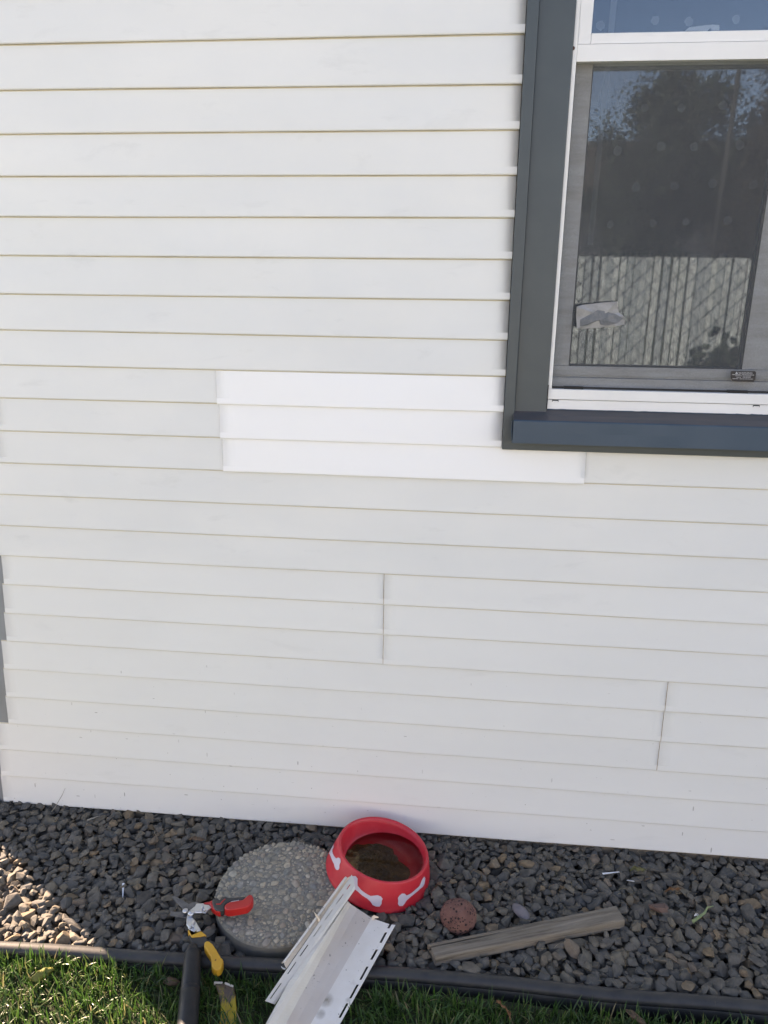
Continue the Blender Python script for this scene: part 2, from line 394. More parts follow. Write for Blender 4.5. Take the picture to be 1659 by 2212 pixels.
mesh('paint_overrun', V, F, M_sill, win)
V = []; F = []
for i in range(31):
    z = fz0+.001+(.05)*i/30; V += [(fx0-.0012-.0012*abs(noise.noise(Vector((z*160, 2, 2)))), -.0089, z), (fx0+.0006, -.0089, z)]
for i in range(30): F.append((2*i, 2*i+1, 2*i+3, 2*i+2))
mesh('caulk_crack', V, F, M_dark, win)
# upper sash
us = wbox([(slx+.0006, slx+.0235, .000, .03, zr_t+.0006, fz1), (fx1-.038, fx1-.0148, .000, .03, zr_t+.0006, fz1),
           (slx+.0240, fx1-.0385, .000, .03, zr_t+.0006, wpt(1265, 72, 0)[1]), (slx+.024, fx1-.0385, .0, .03, fz1-.03, fz1)], 'upper_sash', M_white, win)
boxes('upper_pane', [(slx+.02, fx1-.035, .014, .017, zr_t+.01, fz1-.02)], M_glassu, win)
# lower sash behind the screen
ly = .022
lx0 = wpt(1248, 150, ly)[0]; lx1 = wpt(1276, 200, ly)[0]
rx0 = wpt(1605, 780, ly)[0]; rx1 = wpt(1640, 780, ly)[0]
lz0 = wpt(1300, 826, ly)[1]; lz1 = wpt(1300, 792, ly)[1]; lzm = wpt(1300, 812, ly)[1]
ls = wbox([(slx+.0004, lx1, ly, .05, lz1+.0004, zr_b+.02), (rx0, fx1-.0145, ly, .05, lz1+.0004, zr_b+.02),
           (slx+.0004, fx1-.0145, ly-.001, .05, lzm+.0006, lz1), (slx+.0004, fx1-.0145, ly+.004, .05, lzm-.004, lzm+.0004), (slx+.0004, fx1-.0145, ly-.004, .05, zb_t+.001, lzm-.0045)], 'lower_sash', M_grime, win)
boxes('lower_pane', [(lx1-.002, rx0+.002, .034, .037, lz1-.003, zr_b+.02)], M_glass, win)
boxes('pane_gasket', [(lx1, lx1+.002, ly+.001, .034, lz1+.001, zr_b), (rx0-.003, rx0-.0003, ly-.001, .034, lz1+.001, zr_b), (lx1+.0025, rx0-.0035, ly+.0005, .034, lz1+.0003, lz1+.0022)], M_black, win)
# insect screen: black spline border + mesh
sx0, sx1, sz0, sz1 = slx+.0005, fx1-.0148, wpt(1300, 838, .006)[1], zr_b-.0004
sc = mesh('insect_screen', [(sx0+.001, .009, sz0), (sx1-.001, .009, sz0), (sx1-.001, .009, sz1), (sx0+.001, .009, sz1)], [(0, 1, 2, 3)], M_screen, win)
boxes('screen_frame', [(sx0, sx1, .0055, .0085, sz0-.0028, sz0+.001), (sx0, sx0+.0012, .0055, .0085, sz0+.001, sz1), (sx1-.004, sx1, .0055, .0085, sz0+.001, sz1)], M_black, win)
a = wpt(1412, 832, .003); b = wpt(1458, 840, .003)
for cx_ in (1438, 1848):
    pass
q0, q1 = wpt(1411, 838, .002), wpt(1459, 838, .002)
for xa, xb in ((wpt(1410*K, 838, .002)[0], wpt(1459*K, 838, .002)[0]), (wpt(1819*K, 850, .002)[0], wpt(1870*K, 850, .002)[0])):
    boxes('screen_tab', [(xa, xb, .0015, .0095, zb_t+.0004, zb_t+.0055)], M_black, win, bevel=.0006)
# weep slots in the bottom rail
for xp in (1388*K, 1892*K):
    xx = wpt(xp, 866, 0)[0]
    boxes('weep_slot', [(xx-.0065, xx+.0065, -.0019, -.0014, zb_m-.0052, zb_m-.0008)], M_dark, win)
    boxes('weep_cover', [(xx-.0055, xx+.0055, -.0025, -.0020, zb_m-.0050, zb_m-.0030)], M_white, win)
# rust-brown nail head on the frame edge
p = W(1238, 104, -.005)
lathe('nail_head', [(0, 0), (.0022, .0005), (.0033, .0), (.003, -.003)], Matrix.Translation(p) @ Matrix.Rotation(R(90), 4, 'X'), mat('rust', (.09, .035, .025), .8)[0], win, 14)
# torn silver patch stuck on the screen
Z5 = zoomed(1220, 580, 2.37)
pts = [(525, 442), (560, 432), (680, 418), (765, 413), (768, 450), (775, 478), (805, 500), (812, 520), (808, 548), (760, 555), (640, 568), (560, 574), (527, 572), (522, 500)]
M_patch = simple('crinkled_grey_tape', (.20, .21, .22), (.30, .31, .32), 50, .45, .6, .001, metal=.3)
pv = [W(*Z5(*q), .0075 - (.0016 if i % 3 == 0 else 0)) for i, q in enumerate(pts)]
cc = sum(pv, Vector())/len(pv); cc.y -= .001
mesh('patch', pv+[cc], [(i, (i+1) % len(pv), len(pv)) for i in range(len(pv))], M_patch, win, solid=.0004)
pts2 = [(545, 520), (600, 490), (650, 462), (700, 470), (760, 488), (800, 512), (770, 540), (700, 555), (665, 548), (660, 525), (620, 528), (590, 552), (545, 560)]
pv = [W(*Z5(*q), .0052 + .0008*(i % 2)) for i, q in enumerate(pts2)]; cc = sum(pv, Vector())/len(pv); cc.y -= .0014
mesh('patch_fold', pv+[cc], [(i, (i+1) % len(pv), len(pv)) for i in range(len(pv))], simple('dark_grey_tape', (.10, .115, .13), (.16, .17, .185), 90, .5, .6, .001), win)
# warning sticker
Zw = zoomed(1820, 915, 1659/90)
YL = .0045
cs = [(150, 230), (1240, 235), (1290, 290), (1260, 590), (1170, 745), (200, 700), (120, 560), (130, 300)]
pL = [W(*Zw(*q), YL) for q in cs]
stk = mesh('warning_sticker', pL, [tuple(reversed(range(8)))], mat('sticker_black', (.018, .018, .024), .3)[0], win, solid=.0004, off=1)
M_lt = mat('sticker_print', (.42, .44, .47), .5)[0]
bars = [((190, 395), (590, 398), 26), ((630, 400), (1210, 418), 26), ((330, 452), (640, 455), 22), ((670, 462), (1070, 468), 22), ((390, 520), (600, 522), 22), ((670, 522), (1060, 526), 22), ((200, 585), (480, 588), 24), ((520, 592), (1160, 602), 22)]
V = []; F = []
for (ax, ay), (bx_, by), h in bars:
    nd = max(3, int((bx_-ax)/38))
    for i in range(nd):
        ta, tb = i/nd, (i+.82)/nd; b0 = len(V)
        for t, s in ((ta, 1), (tb, 1), (tb, -1), (ta, -1)): V.append(W(*Zw(ax+(bx_-ax)*t, ay+(by-ay)*t+s*h/2*(1 if i % 3 else .7)), YL-.0008))
        F.append((b0, b0+1, b0+2, b0+3))
b0 = len(V); V += [W(*Zw(*q), YL-.0008) for q in ((335, 360), (460, 362), (398, 255))]; F.append((b0, b0+1, b0+2))
mesh('sticker_print', V, F, M_lt, win)
def text_mesh(name, s, p, ux, uz, h, m, parent, ext=.0001):
    cu = bpy.data.curves.new('t', 'FONT'); cu.body = s; cu.size = 1; o = bpy.data.objects.new('t', cu); col.objects.link(o)
    bpy.context.view_layer.update(); me = bpy.data.meshes.new_from_object(o.evaluated_get(bpy.context.evaluated_depsgraph_get()))
    bpy.data.objects.remove(o)
    xs = [v.co.x for v in me.vertices]; ys = [v.co.y for v in me.vertices]; wd = max(xs)-min(xs); ht = max(ys)-min(ys)
    for v in me.vertices: v.co = p + ux*((v.co.x-min(xs))/wd) + uz*((v.co.y-min(ys))/ht)
    me.materials.clear(); me.materials.append(m); me.name = name
    return link(bpy.data.objects.new(name, me), parent)
pa = W(*Zw(478, 362), YL-.0008); pb = W(*Zw(1125, 368), YL-.0008); pc = W(*Zw(478, 278), YL-.0008)
text_mesh('warning_text', 'WARNING', pa, pb-pa, pc-pa, 0, M_lt, win)

# room behind the window, curtain with pale dots
boxes('room_wall', [(-.2, 1.1, .60, .62, .6, 2.6), (-.22, -.2, .11, .62, .6, 2.6), (1.1, 1.12, .11, .62, .6, 2.6), (-.2, 1.1, .11, .60, .58, .60), (-.2, 1.1, .11, .60, 2.6, 2.62)], mat('dim_room', (.06, .055, .05), .9)[0], house)
M_curt = simple('dark_navy_curtain', (.012, .016, .024), (.016, .020, .030), 6, .9, 0)
V = []; F = []; n = 120
for i in range(n+1):
    x = .12+.64*i/n; y = .105+.004*math.sin(x*62)+.003*noise.noise(Vector((x*18, 0, 0)))
    V += [(x, y, .95), (x, y, 2.4)]
for i in range(n): F.append((2*i, 2*i+2, 2*i+3, 2*i+1))
curt = mesh('curtain', V, F, M_curt, house, smooth=True)
Z4 = zoomed(1420, 100, 3.318); Z1 = zoomed(1220, 0, 2.37)
V = []; F = []
M_dot = mat('pale_curtain_dot', (.19, .21, .23), .9)[0]
dots = [Z4(*q) for q in ((640,560),(940,560),(1285,545),(410,920),(770,880),(1045,885),(1425,870),(565,1220),(885,1210),(1200,1190),(1540,1200),(350,1530),(705,1520),(980,1510),(1325,1500))]+[Z1(*q) for q in ((990,120),(1470,115),(665,150),(1190,130))]
for x, y in dots:
    c = W(x, y, .0965); V, F, b0 = [], [], 0; V.append(c)
    rr = .0085*random.uniform(.85, 1.1)
    for k in range(14): V.append(c+Vector((math.cos(k*math.pi/7)*rr*random.uniform(.82, 1.1), 0, math.sin(k*math.pi/7)*rr*random.uniform(.85, 1.15))))
    F += [(b0, b0+1+k, b0+1+(k+1) % 14) for k in range(14)]
    mesh('curtain_dot', V, F, M_dot, curt)
q = [W(*Z4(*p), .094) for p in ((205, 1700), (160, 1700), (300, 250), (350, 250))]
up = (q[3]-q[0])*.6
mesh('curtain_hem', [q[0], q[1], q[2]+up, q[3]+up], [(0, 1, 2, 3)], mat('pale_hem', (.16, .18, .20), .8)[0], curt, solid=.001)
ZT = zoomed(1400, 0, 3.19)
M_clip = mat('white_lock', (.5, .52, .54), .5)[0]
mesh('sash_lock', [W(*ZT(*p), .022) for p in ((998, 245), (1030, 218), (1150, 202), (1215, 195), (1270, 200), (1272, 240), (1215, 242), (1200, 222), (1180, 243))], [tuple(range(9))], M_clip, us, solid=.004, off=1)

# ---------------------------------------------------------------- landscape edging
ed = [G(x*1.0, y, -.022) for x, y in ((-420, 2030), (0, 2049), (338, 2068), (557, 2084), (860, 2102), (1059, 2123), (1295, 2146), (1659, 2177), (2100, 2222))]
E0 = [ed[0]+Vector((-2, .05, 0))] + ed + [ed[-1]+Vector((2, 0, 0))]
# dense smooth path
path = []
for i in range(len(E0)-1):
    for k in range(10):
        t = k/10; p = E0[i].lerp(E0[i+1], t); p.y += .0035*noise.noise(Vector((p.x*4, 0, 0))); p.z += .004*noise.noise(Vector((p.x*3, 7, 0))); path.append(p)
path.append(E0[-1])
edge_y = lambda x: float(np.interp(x, [p.x for p in path], [p.y for p in path]))
edging = thing('landscape_edging', path[0], 'long black plastic landscape edging between the gravel bed and the lawn', 'lawn edging')
V = []; F = []; S = 14
for p in path:
    for k in range(S):
        a = R(-60)+R(300)*k/(S-1)                    # bead, open underneath, then skirt
        V.append(Vector((p.x, p.y+math.sin(a-R(90))*0, p.z))+Vector((0, math.cos(a)*.0145, math.sin(a)*.0120)))
for i in range(len(path)-1):
    for k in range(S-1): F.append((i*S+k, i*S+k+1, (i+1)*S+k+1, (i+1)*S+k))
bead = mesh('bead', V, F, M_edge, edging, smooth=True, solid=.002)
V = []; F = []
for p in path: V += [p+Vector((0, -.0115, -.006)), p+Vector((0, -.0095, -.030)), p+Vector((0, -.0105, -.075))]
for i in range(len(path)-1):
    for k in range(2): F.append((i*3+k, i*3+k+1, (i+1)*3+k+1, (i+1)*3+k))
mesh('skirt', V, F, M_edge, edging, smooth=True, solid=.0015)

V = []; F = []
for p in path:
    gap = .013+.012*min(1, max(0, (p.x-.1)/.3)); xo = p.x*(1 if abs(p.x) < 2.9 else 20)
    V += [(p.x, p.y-gap, -.062), (p.x, p.y-gap-.012, -.038), (p.x, -.75, -.036), (xo, -1.5, -.036), (xo*1.2, -60, -.036)]
for i in range(len(path)-1):
    for j in range(4): F.append((i*5+j, i*5+j+1, (i+1)*5+j+1, (i+1)*5+j))
tag(mesh('lawn', V, F, M_lawn), kind='structure')

# ---------------------------------------------------------------- stepping stone
PC = Vector((-.362, -.240)); PR = .1515; PT = .002; tilt = Matrix.Translation((PC.x, PC.y, PT)) @ Matrix.Rotation(R(1.2), 4, 'X') @ Matrix.Rotation(R(-1.0), 4, 'Y')
pav = thing('stepping_stone', (PC.x, PC.y, -.05), 'round concrete stepping stone of exposed pebbles lying in the dark gravel', 'stepping stone')
pr = [(0, 0), (PR*.5, .0), (PR*.96, -.0005), (PR*.985, -.002), (PR, -.006), (PR+.001, -.02), (PR+.0005, -.055)]
V = []; F = []; seg = 120
for k in range(seg):
    a = 2*math.pi*k/seg
    for j, (r, h) in enumerate(pr):
        rr = r*(1+.008*noise.noise(Vector((math.cos(a)*2, math.sin(a)*2, 1))) + .004*noise.noise(Vector((math.cos(a)*9, math.sin(a)*9, j))))
        V.append(tilt @ Vector((rr*math.cos(a), rr*math.sin(a), h)))
for k in range(seg):
    kk = (k+1) % seg
    for j in range(len(pr)-1): F.append((k*7+j, k*7+j+1, kk*7+j+1, kk*7+j))
pm = mesh('slab', V, F, [M_mortar, M_pside], pav, smooth=True)
pm.data.polygons.foreach_set('material_index', [1 if j % 6 >= 4 else 0 for j in range(len(F))])

def rock_templates(n, npts, flat=(1, .8, .6), jitter=.0, seed=1):
    rg = np.random.default_rng(seed); out = []
    for _ in range(n):
        bm = bmesh.new(); p = rg.normal(size=(npts, 3)); p /= np.linalg.norm(p, axis=1)[:, None]; p *= rg.uniform(.80, 1.0, (npts, 1))
        p = np.sign(p)*np.abs(p)**.85
        for q in p: bm.verts.new(q)
        r = bmesh.ops.convex_hull(bm, input=bm.verts)
        bmesh.ops.delete(bm, geom=[g for g in r['geom_interior'] if isinstance(g, bmesh.types.BMVert)], context='VERTS')
        bmesh.ops.bevel(bm, geom=list(bm.edges), offset=.05, segments=1, affect='EDGES', clamp_overlap=True)
        bmesh.ops.triangulate(bm, faces=bm.faces); bm.verts.index_update(); bm.faces.index_update()
        v = np.array([x.co[:] for x in bm.verts]); f = np.array([[x.index for x in fa.verts] for fa in bm.faces])
        v /= np.abs(v).max(0); out.append((v*np.array(flat), f)); bm.free()
    return out
def rotm(rg, tiltmax):
    a, b, c = rg.uniform(0, 2*np.pi), rg.normal()*tiltmax, rg.normal()*tiltmax
    ca, sa, cb, sb, cc_, sc_ = np.cos(a), np.sin(a), np.cos(b), np.sin(b), np.cos(c), np.sin(c)
    Rz = np.array([[ca,-sa,0],[sa,ca,0],[0,0,1]]); Rx = np.array([[1,0,0],[0,cb,-sb],[0,sb,cb]]); Ry = np.array([[cc_,0,sc_],[0,1,0],[-sc_,0,cc_]])
    return Rx @ Ry @ Rz
# pebbles set in the slab
T = rock_templates(10, 26, (1, .78, .5), seed=3)
pl = []; cells = {}
def ok(x, y, r):
    gx, gy = int(x/.012), int(y/.012)
    for i in range(gx-2, gx+3):
        for j in range(gy-2, gy+3):
            for (a, b, s) in cells.get((i, j), ()):
                if (a-x)**2+(b-y)**2 < (.80*(r+s))**2: return False
    return True
for size, cnt in ((.0115, 55), (.0085, 260), (.0058, 1100), (.0040, 2600), (.0026, 4500)):
    for _ in range(cnt):
        rr = (PR-.002)*math.sqrt(random.random()); a = random.random()*2*math.pi; x, y = rr*math.cos(a), rr*math.sin(a); s = size*random.uniform(.8, 1.25)
        if rr+s*.7 < PR and ok(x, y, s): cells.setdefault((int(x/.012), int(y/.012)), []).append((x, y, s)); pl.append((x, y, s))
Vs, Fs, b = [], [], 0; rg = np.random.default_rng(5); TM = np.array(tilt)
for x, y, s in pl:
    v, f = T[rg.integers(10)]; p = (v*s) @ rotm(rg, .12).T + np.array([x, y, -s*.18]); p = p @ TM[:3, :3].T + TM[:3, 3]
    Vs.append(p); Fs.append(f+b); b += len(v)
ag = big('aggregate', np.vstack(Vs), np.vstack(Fs), M_agg, pav, smooth=True); ag['kind'] = 'stuff'

# ---------------------------------------------------------------- dog bowl
bn = Vector((.186, .0318, 1)).normalized(); BC = Vector((-.154, -.1419, -.015)); RB, RT, BH = .1255, .1077, .0683
ex = bn.cross(Vector((0, 1, 0))).normalized()*-1; ey = bn.cross(ex)
BM = Matrix(((ex.x, ey.x, bn.x, BC.x), (ex.y, ey.y, bn.y, BC.y), (ex.z, ey.z, bn.z, BC.z), (0, 0, 0, 1)))
M_red, t, b_ = mat('faded_red_plastic', (.50, .018, .030), .42)
vv = coords(t); nn = noisef(t, vv, 18, 6, .65)
t.links.new(mix(t, ramp(t, nn, [(.45, (0,0,0)), (.8, (.5,.5,.5))]), (.60, .022, .036), (.62, .075, .085)), b_.inputs['Base Color']); bump(t, b_, noisef(t, vv, 300, 3), .12, .0005)
bowl = thing('dog_bowl', (BC.x, BC.y, -.04), 'red plastic dog bowl with pale bone prints and murky water', 'dog bowl')
def rad(h): return RB+(RT-RB)*(h/BH)
prof = [(RB-.004, .002), (RB-.001, .0), (RB+.0005, .002), (rad(.006), .006)] + [(rad(h)+.0008*math.sin(math.pi*h/BH), h) for h in (.015, .025, .035, .045, .055)] + \
       [(RT+.0008, BH-.003), (RT-.0002, BH-.0008), (RT-.002, BH), (RT-.0045, BH-.0004), (RT-.0068, BH-.0025), (RT-.0088, BH-.012), (RT-.0112, BH-.025), (RT-.0136, BH-.036), (RT-.0172, BH-.046), (RT-.024, BH-.052), (RT-.034, BH-.054), (.03, BH-.0545), (0, BH-.0545)]
lathe('bowl_body', prof, BM, M_red, bowl, 96)
# bone prints, traced on the bowl's own side
bv = []; bf = []; seg = 192; hs = [.001, .015, .03, .045, .0665]
for k in range(seg):
    a = 2*math.pi*k/seg
    for h in hs: bv.append(BM @ Vector((rad(h)*math.cos(a), rad(h)*math.sin(a), h)))
for k in range(seg):
    for j in range(4): bf.append((k*5+j, ((k+1) % seg)*5+j, ((k+1) % seg)*5+j+1, k*5+j+1))
tree = BVHTree.FromPolygons(bv, bf); BMi = BM.inverted()
Z8 = zoomed(780, 2000, 4.879)
bones = [[(1365,930),(1378,955),(1372,985),(1365,1020),(1345,1055),(1315,1078),(1255,1130),(1200,1175),(1150,1220),(1130,1255),(1105,1285),(1065,1290),(1045,1265),(1050,1225),(1045,1190),(1065,1160),(1095,1135),(1130,1138),(1150,1160),(1200,1135),(1260,1085),(1305,1045),(1325,1000),(1335,975),(1350,950)],
         [(500,925),(535,925),(560,955),(558,995),(560,1040),(600,1090),(660,1135),(715,1165),(760,1160),(800,1155),(840,1170),(862,1200),(850,1225),(848,1262),(825,1295),(780,1295),(740,1275),(715,1235),(680,1200),(610,1155),(560,1110),(520,1080),(480,1060),(470,1020),(490,1000),(480,960)],
         [(275,540),(268,580),(255,610),(258,645),(280,690),(300,712),(325,700),(350,715),(355,755),(340,790),(340,830),(325,853),(300,850),(285,820),(275,780),(250,730),(235,690),(222,662),(210,660),(222,630),(240,600),(255,570)]]
M_bone = simple('worn_pale_print', (.62, .55, .62), (.56, .50, .57), 30, .45, .05, .0003)
bt = []
for pts in bones:
    loc = []
    for x, y in pts:
        d = ray(*Z8(x, y)).normalized(); h = tree.ray_cast(CAM, d)[0]
        if h is None: h, _, _, _ = tree.find_nearest(CAM+d*1.9)
        q = BMi @ h; a_ = math.atan2(q.y, q.x)
        if loc: a_ += 2*math.pi*round((loc[0][0]-a_)/(2*math.pi))
        loc.append((a_, q.z))
    bt.append(loc)
def decal(loc, da=0.0):
    bm = bmesh.new(); vs = [bm.verts.new((a, h, 0)) for a, h in loc]; bm.faces.new(vs)
    bmesh.ops.triangulate(bm, faces=bm.faces)
    for _ in range(6):
        ee = [e for e in bm.edges if abs(e.verts[0].co.x-e.verts[1].co.x) > .06]
        if not ee: break
        bmesh.ops.subdivide_edges(bm, edges=ee, cuts=1); bmesh.ops.triangulate(bm, faces=bm.faces)
    bm.verts.index_update(); V = []
    for v in bm.verts:
        a, h = v.co.x+da, v.co.y; r = rad(h)+.0008*math.sin(math.pi*h/BH)+.0006
        V.append(BM @ Vector((r*math.cos(a), r*math.sin(a), h)))
    F = [[x.index for x in fa.verts] for fa in bm.faces]; bm.free()
    return mesh('bone_print', V, F, M_bone, bowl, smooth=True)
for l in bt: decal(l)
decal(bt[0], R(110)); decal(bt[1], R(165))
# water lies level in the tipped bowl
wl = (BM @ Vector((0, 0, BH-.036))).z
V = []; seg = 96
for k in range(seg):
    a = 2*math.pi*k/seg; lo, hi = .02, .12
    d = (BM.to_3x3() @ Vector((math.cos(a), math.sin(a), 0)))
    # walk along the wall profile for the level height
    best = None
    inner = prof[13:-1]
    for (ra, ha), (rb, hb) in zip(inner, inner[1:]):
        pa_ = BM @ Vector((ra*math.cos(a), ra*math.sin(a), ha)); pb_ = BM @ Vector((rb*math.cos(a), rb*math.sin(a), hb))
        if pa_.z >= wl > pb_.z: best = pa_.lerp(pb_, (pa_.z-wl)/(pa_.z-pb_.z)); break
    if best is None: best = BM @ Vector((.07*math.cos(a), .07*math.sin(a), BH-.04)); best.z = wl
    V.append(best)
cw = sum(V, Vector())/len(V)
mesh('water', V+[cw], [(k, (k+1) % seg, seg) for k in range(seg)], M_water, bowl, smooth=True)
M_alg = simple('brown_algae_sludge', (.075, .052, .017), (.16, .105, .036), 55, .8, .8, .003)
V = []; F = []; nr, na = 16, 72
for j in range(nr+1):
    for k in range(na):
        a = 2*math.pi*k/na; q = Vector((math.cos(a)*1.5, math.sin(a)*1.5, 4))
        R0 = .079*(1+.22*noise.noise(q)+.10*noise.noise(q*3)); r = R0*j/nr
        x, y = r*math.cos(a)-.016, r*math.sin(a)-.004
        h = BH-.0540+.010*(1-(j/nr)**3)+.006*noise.noise(Vector((x*60, y*60, 0)))*(1-(j/nr)**4)+.004*noise.noise(Vector((x*190, y*190, 2)))*(1-(j/nr)**6)
        V.append(BM @ Vector((x, y, max(h, BH-.0540))))
for j in range(nr):
    for k in range(na): F.append((j*na+k, j*na+(k+1) % na, (j+1)*na+(k+1) % na, (j+1)*na+k))
mesh('sludge', V, F, M_alg, bowl, smooth=False)

# ---------------------------------------------------------------- gravel bed: stones dropped one by one on a height map
GX0, GX1, GY0, GY1 = -1.62, 1.35, -.47, .035; CS = .003
nx, ny = int((GX1-GX0)/CS), int((GY1-GY0)/CS); Hm = np.full((nx, ny), -.080)
rg = np.random.default_rng(11); T = rock_templates(22, 15, (1, 1, 1), seed=9)
lava_c, peb_c = G(990, 1985, -.005), G(1125, 1973, -.02)
plankA, plankB = G(934, 2058, -.012), G(1338, 1980, -.012)
def blocked(x, y, r):
    if (x-PC.x)**2+(y-PC.y)**2 < (PR+r*.75)**2: return True
    if (x-BC.x)**2+(y-BC.y)**2 < (RB+r*.25-.012)**2: return 'low'
    if (x-lava_c.x)**2+(y-lava_c.y)**2 < (.032+r*.3)**2: return 'low'
    if (x-peb_c.x)**2+(y-peb_c.y)**2 < (.016+r*.3)**2: return 'low'
    d = plankB-plankA; t_ = ((x-plankA.x)*d.x+(y-plankA.y)*d.y)/(d.x**2+d.y**2)
    if -.03 < t_ < 1.03:
        px_, py_ = plankA.x+d.x*t_, plankA.y+d.y*t_
        if (x-px_)**2+(y-py_)**2 < (.022+r*.4)**2: return 'low'
    ey_ = edge_y(x)
    if y-r*.55 < ey_+.012: return True
    if y > .03: return True
    return False
Vs, Fs, b = [], [], 0; placed = 0
sizes = [(.0270, 150), (.0225, 620), (.0185, 1300), (.0150, 1500), (.0115, 1500), (.008, 1800)]
for size, cnt in sizes:
    for _ in range(cnt):
        s = size*rg.uniform(.82, 1.2); ax = s*np.array([rg.uniform(.95, 1.45), rg.uniform(.72, 1.0), rg.uniform(.45, .75)])
        best = None
        for _t in range(7):
            x, y = rg.uniform(GX0+.03, GX1-.03), rg.uniform(GY0+.01, GY1-.01); bl = blocked(x, y, s)
            if bl is True: continue
            rr = s*.8; i0, i1 = int((x-rr-GX0)/CS), int((x+rr-GX0)/CS)+1; j0, j1 = int((y-rr-GY0)/CS), int((y+rr-GY0)/CS)+1
            i0, j0 = max(i0, 0), max(j0, 0); sub = Hm[i0:i1, j0:j1]
            if sub.size == 0: continue
            zz = np.percentile(sub, 72)+ax[2]*.62
            if bl == 'low' and zz+ax[2]*.6 > -.030: continue
            if best is None or zz < best[0]: best = (zz, x, y, i0, i1, j0, j1)
        if best is None or best[0]+ax[2] > -.002: continue
        zz, x, y, i0, i1, j0, j1 = best
        v, f = T[rg.integers(22)]; p = (v*ax) @ rotm(rg, .28).T + np.array([x, y, zz])
        Vs.append(p); Fs.append(f+b); b += len(v); placed += 1
        I, J = np.meshgrid(np.arange(i0, min(i1, nx)), np.arange(j0, min(j1, ny)), indexing='ij')
        d2 = ((GX0+(I+.5)*CS-x)**2+(GY0+(J+.5)*CS-y)**2)/(s*.85)**2
        h = zz+ax[2]*np.sqrt(np.clip(1-d2, 0, 1)); mk = d2 < 1
        Hm[I[mk], J[mk]] = np.maximum(Hm[I[mk], J[mk]], h[mk])
print('stones', placed, 'verts', b)
tag(big('gravel', np.vstack(Vs), np.vstack(Fs), M_rock), 'dark crushed basalt gravel filling the bed along the wall', 'gravel', kind='stuff')
def htop(x, y, r=.01):
    i, j = int((x-GX0)/CS), int((y-GY0)/CS); k = max(1, int(r/CS)); s = Hm[max(i-k, 0):i+k+1, max(j-k, 0):j+k+1]
    return float(s.max()) if s.size else -.04

# lava rock and pebble
def lump(name, c, r, m, lab, cat, sub=4, amp=.06, rot=0, pits=0):
    bm = bmesh.new(); bmesh.ops.create_icosphere(bm, subdivisions=sub, radius=1)
    for v in bm.verts:
        n = v.co.normalized(); k = 1+amp*noise.noise(n*1.6+Vector((c.x*9, 0, 0)))+amp*.4*noise.noise(n*4)
        if pits:
            d = noise.voronoi(n*6.5)[0][0]; k -= pits*max(0, .20-d)/.20*(1 if noise.noise(n*9) > -.1 else 0)
        v.co = Matrix.Rotation(rot, 3, 'Z') @ Vector((n.x*r[0], n.y*r[1], n.z*r[2]))*k + c
    me = bpy.data.meshes.new(name); bm.to_mesh(me); bm.free(); me.materials.append(m)
    me.polygons.foreach_set('use_smooth', [True]*len(me.polygons)); o = link(bpy.data.objects.new(name, me), None); return tag(o, lab, cat)
M_lava, t, b_ = mat('red_lava', (.20, .075, .055), .95)
v_ = coords(t); cl_ = ramp(t, noisef(t, v_, 40, 5), [(.3, (.13, .055, .045)), (.7, (.20, .095, .075))])
vo_ = N(t, 'TexVoronoi'); t.links.new(v_, vo_.inputs['Vector']); vo_.inputs['Scale'].default_value = 190; sp_ = N(t, 'SeparateColor'); t.links.new(vo_.outputs['Color'], sp_.inputs[0])
pit = math_(t, 'LESS_THAN', vo_.outputs['Distance'], math_(t, 'MULTIPLY', sp_.outputs[0], .52)); t.links.new(mix(t, pit, cl_, (.035, .018, .016)), b_.inputs['Base Color'])
bump(t, b_, math_(t, 'SUBTRACT', noisef(t, v_, 260, 4), pit), .9, .0022)
lump('lava_rock', Vector((lava_c.x, lava_c.y+.006, -.004)), (.040, .037, .036), M_lava, 'rounded reddish lava rock with dark pits on the gravel', 'rock', 5, .06, 0, .22)
lump('pebble', Vector((peb_c.x, peb_c.y, -.016)), (.026, .013, .010), simple('mauve_stone', (.15, .135, .145), (.19, .17, .175), 60, .75, .2, .0005), 'smooth oval mauve pebble lying beside the red lava rock', 'pebble', 4, .06, R(-52))
pc_ = G(1424, 1966, -.02)
v_, f_b = T[5]; vb = (v_*np.array([.026, .016, .011])) @ rotm(np.random.default_rng(3), .15).T
ch = Matrix.Rotation(R(-25), 3, 'Z'); mb = mesh('brick_chip', [ch @ Vector(q)+Vector((pc_.x, pc_.y, -.012)) for q in vb], [tuple(int(i) for i in q) for q in f_b], simple('brick_pink', (.13, .078, .062), (.16, .098, .08), 60, .85, .4, .001))
tag(mb, 'small pinkish brown stone past the right end of the wooden board', 'stone')

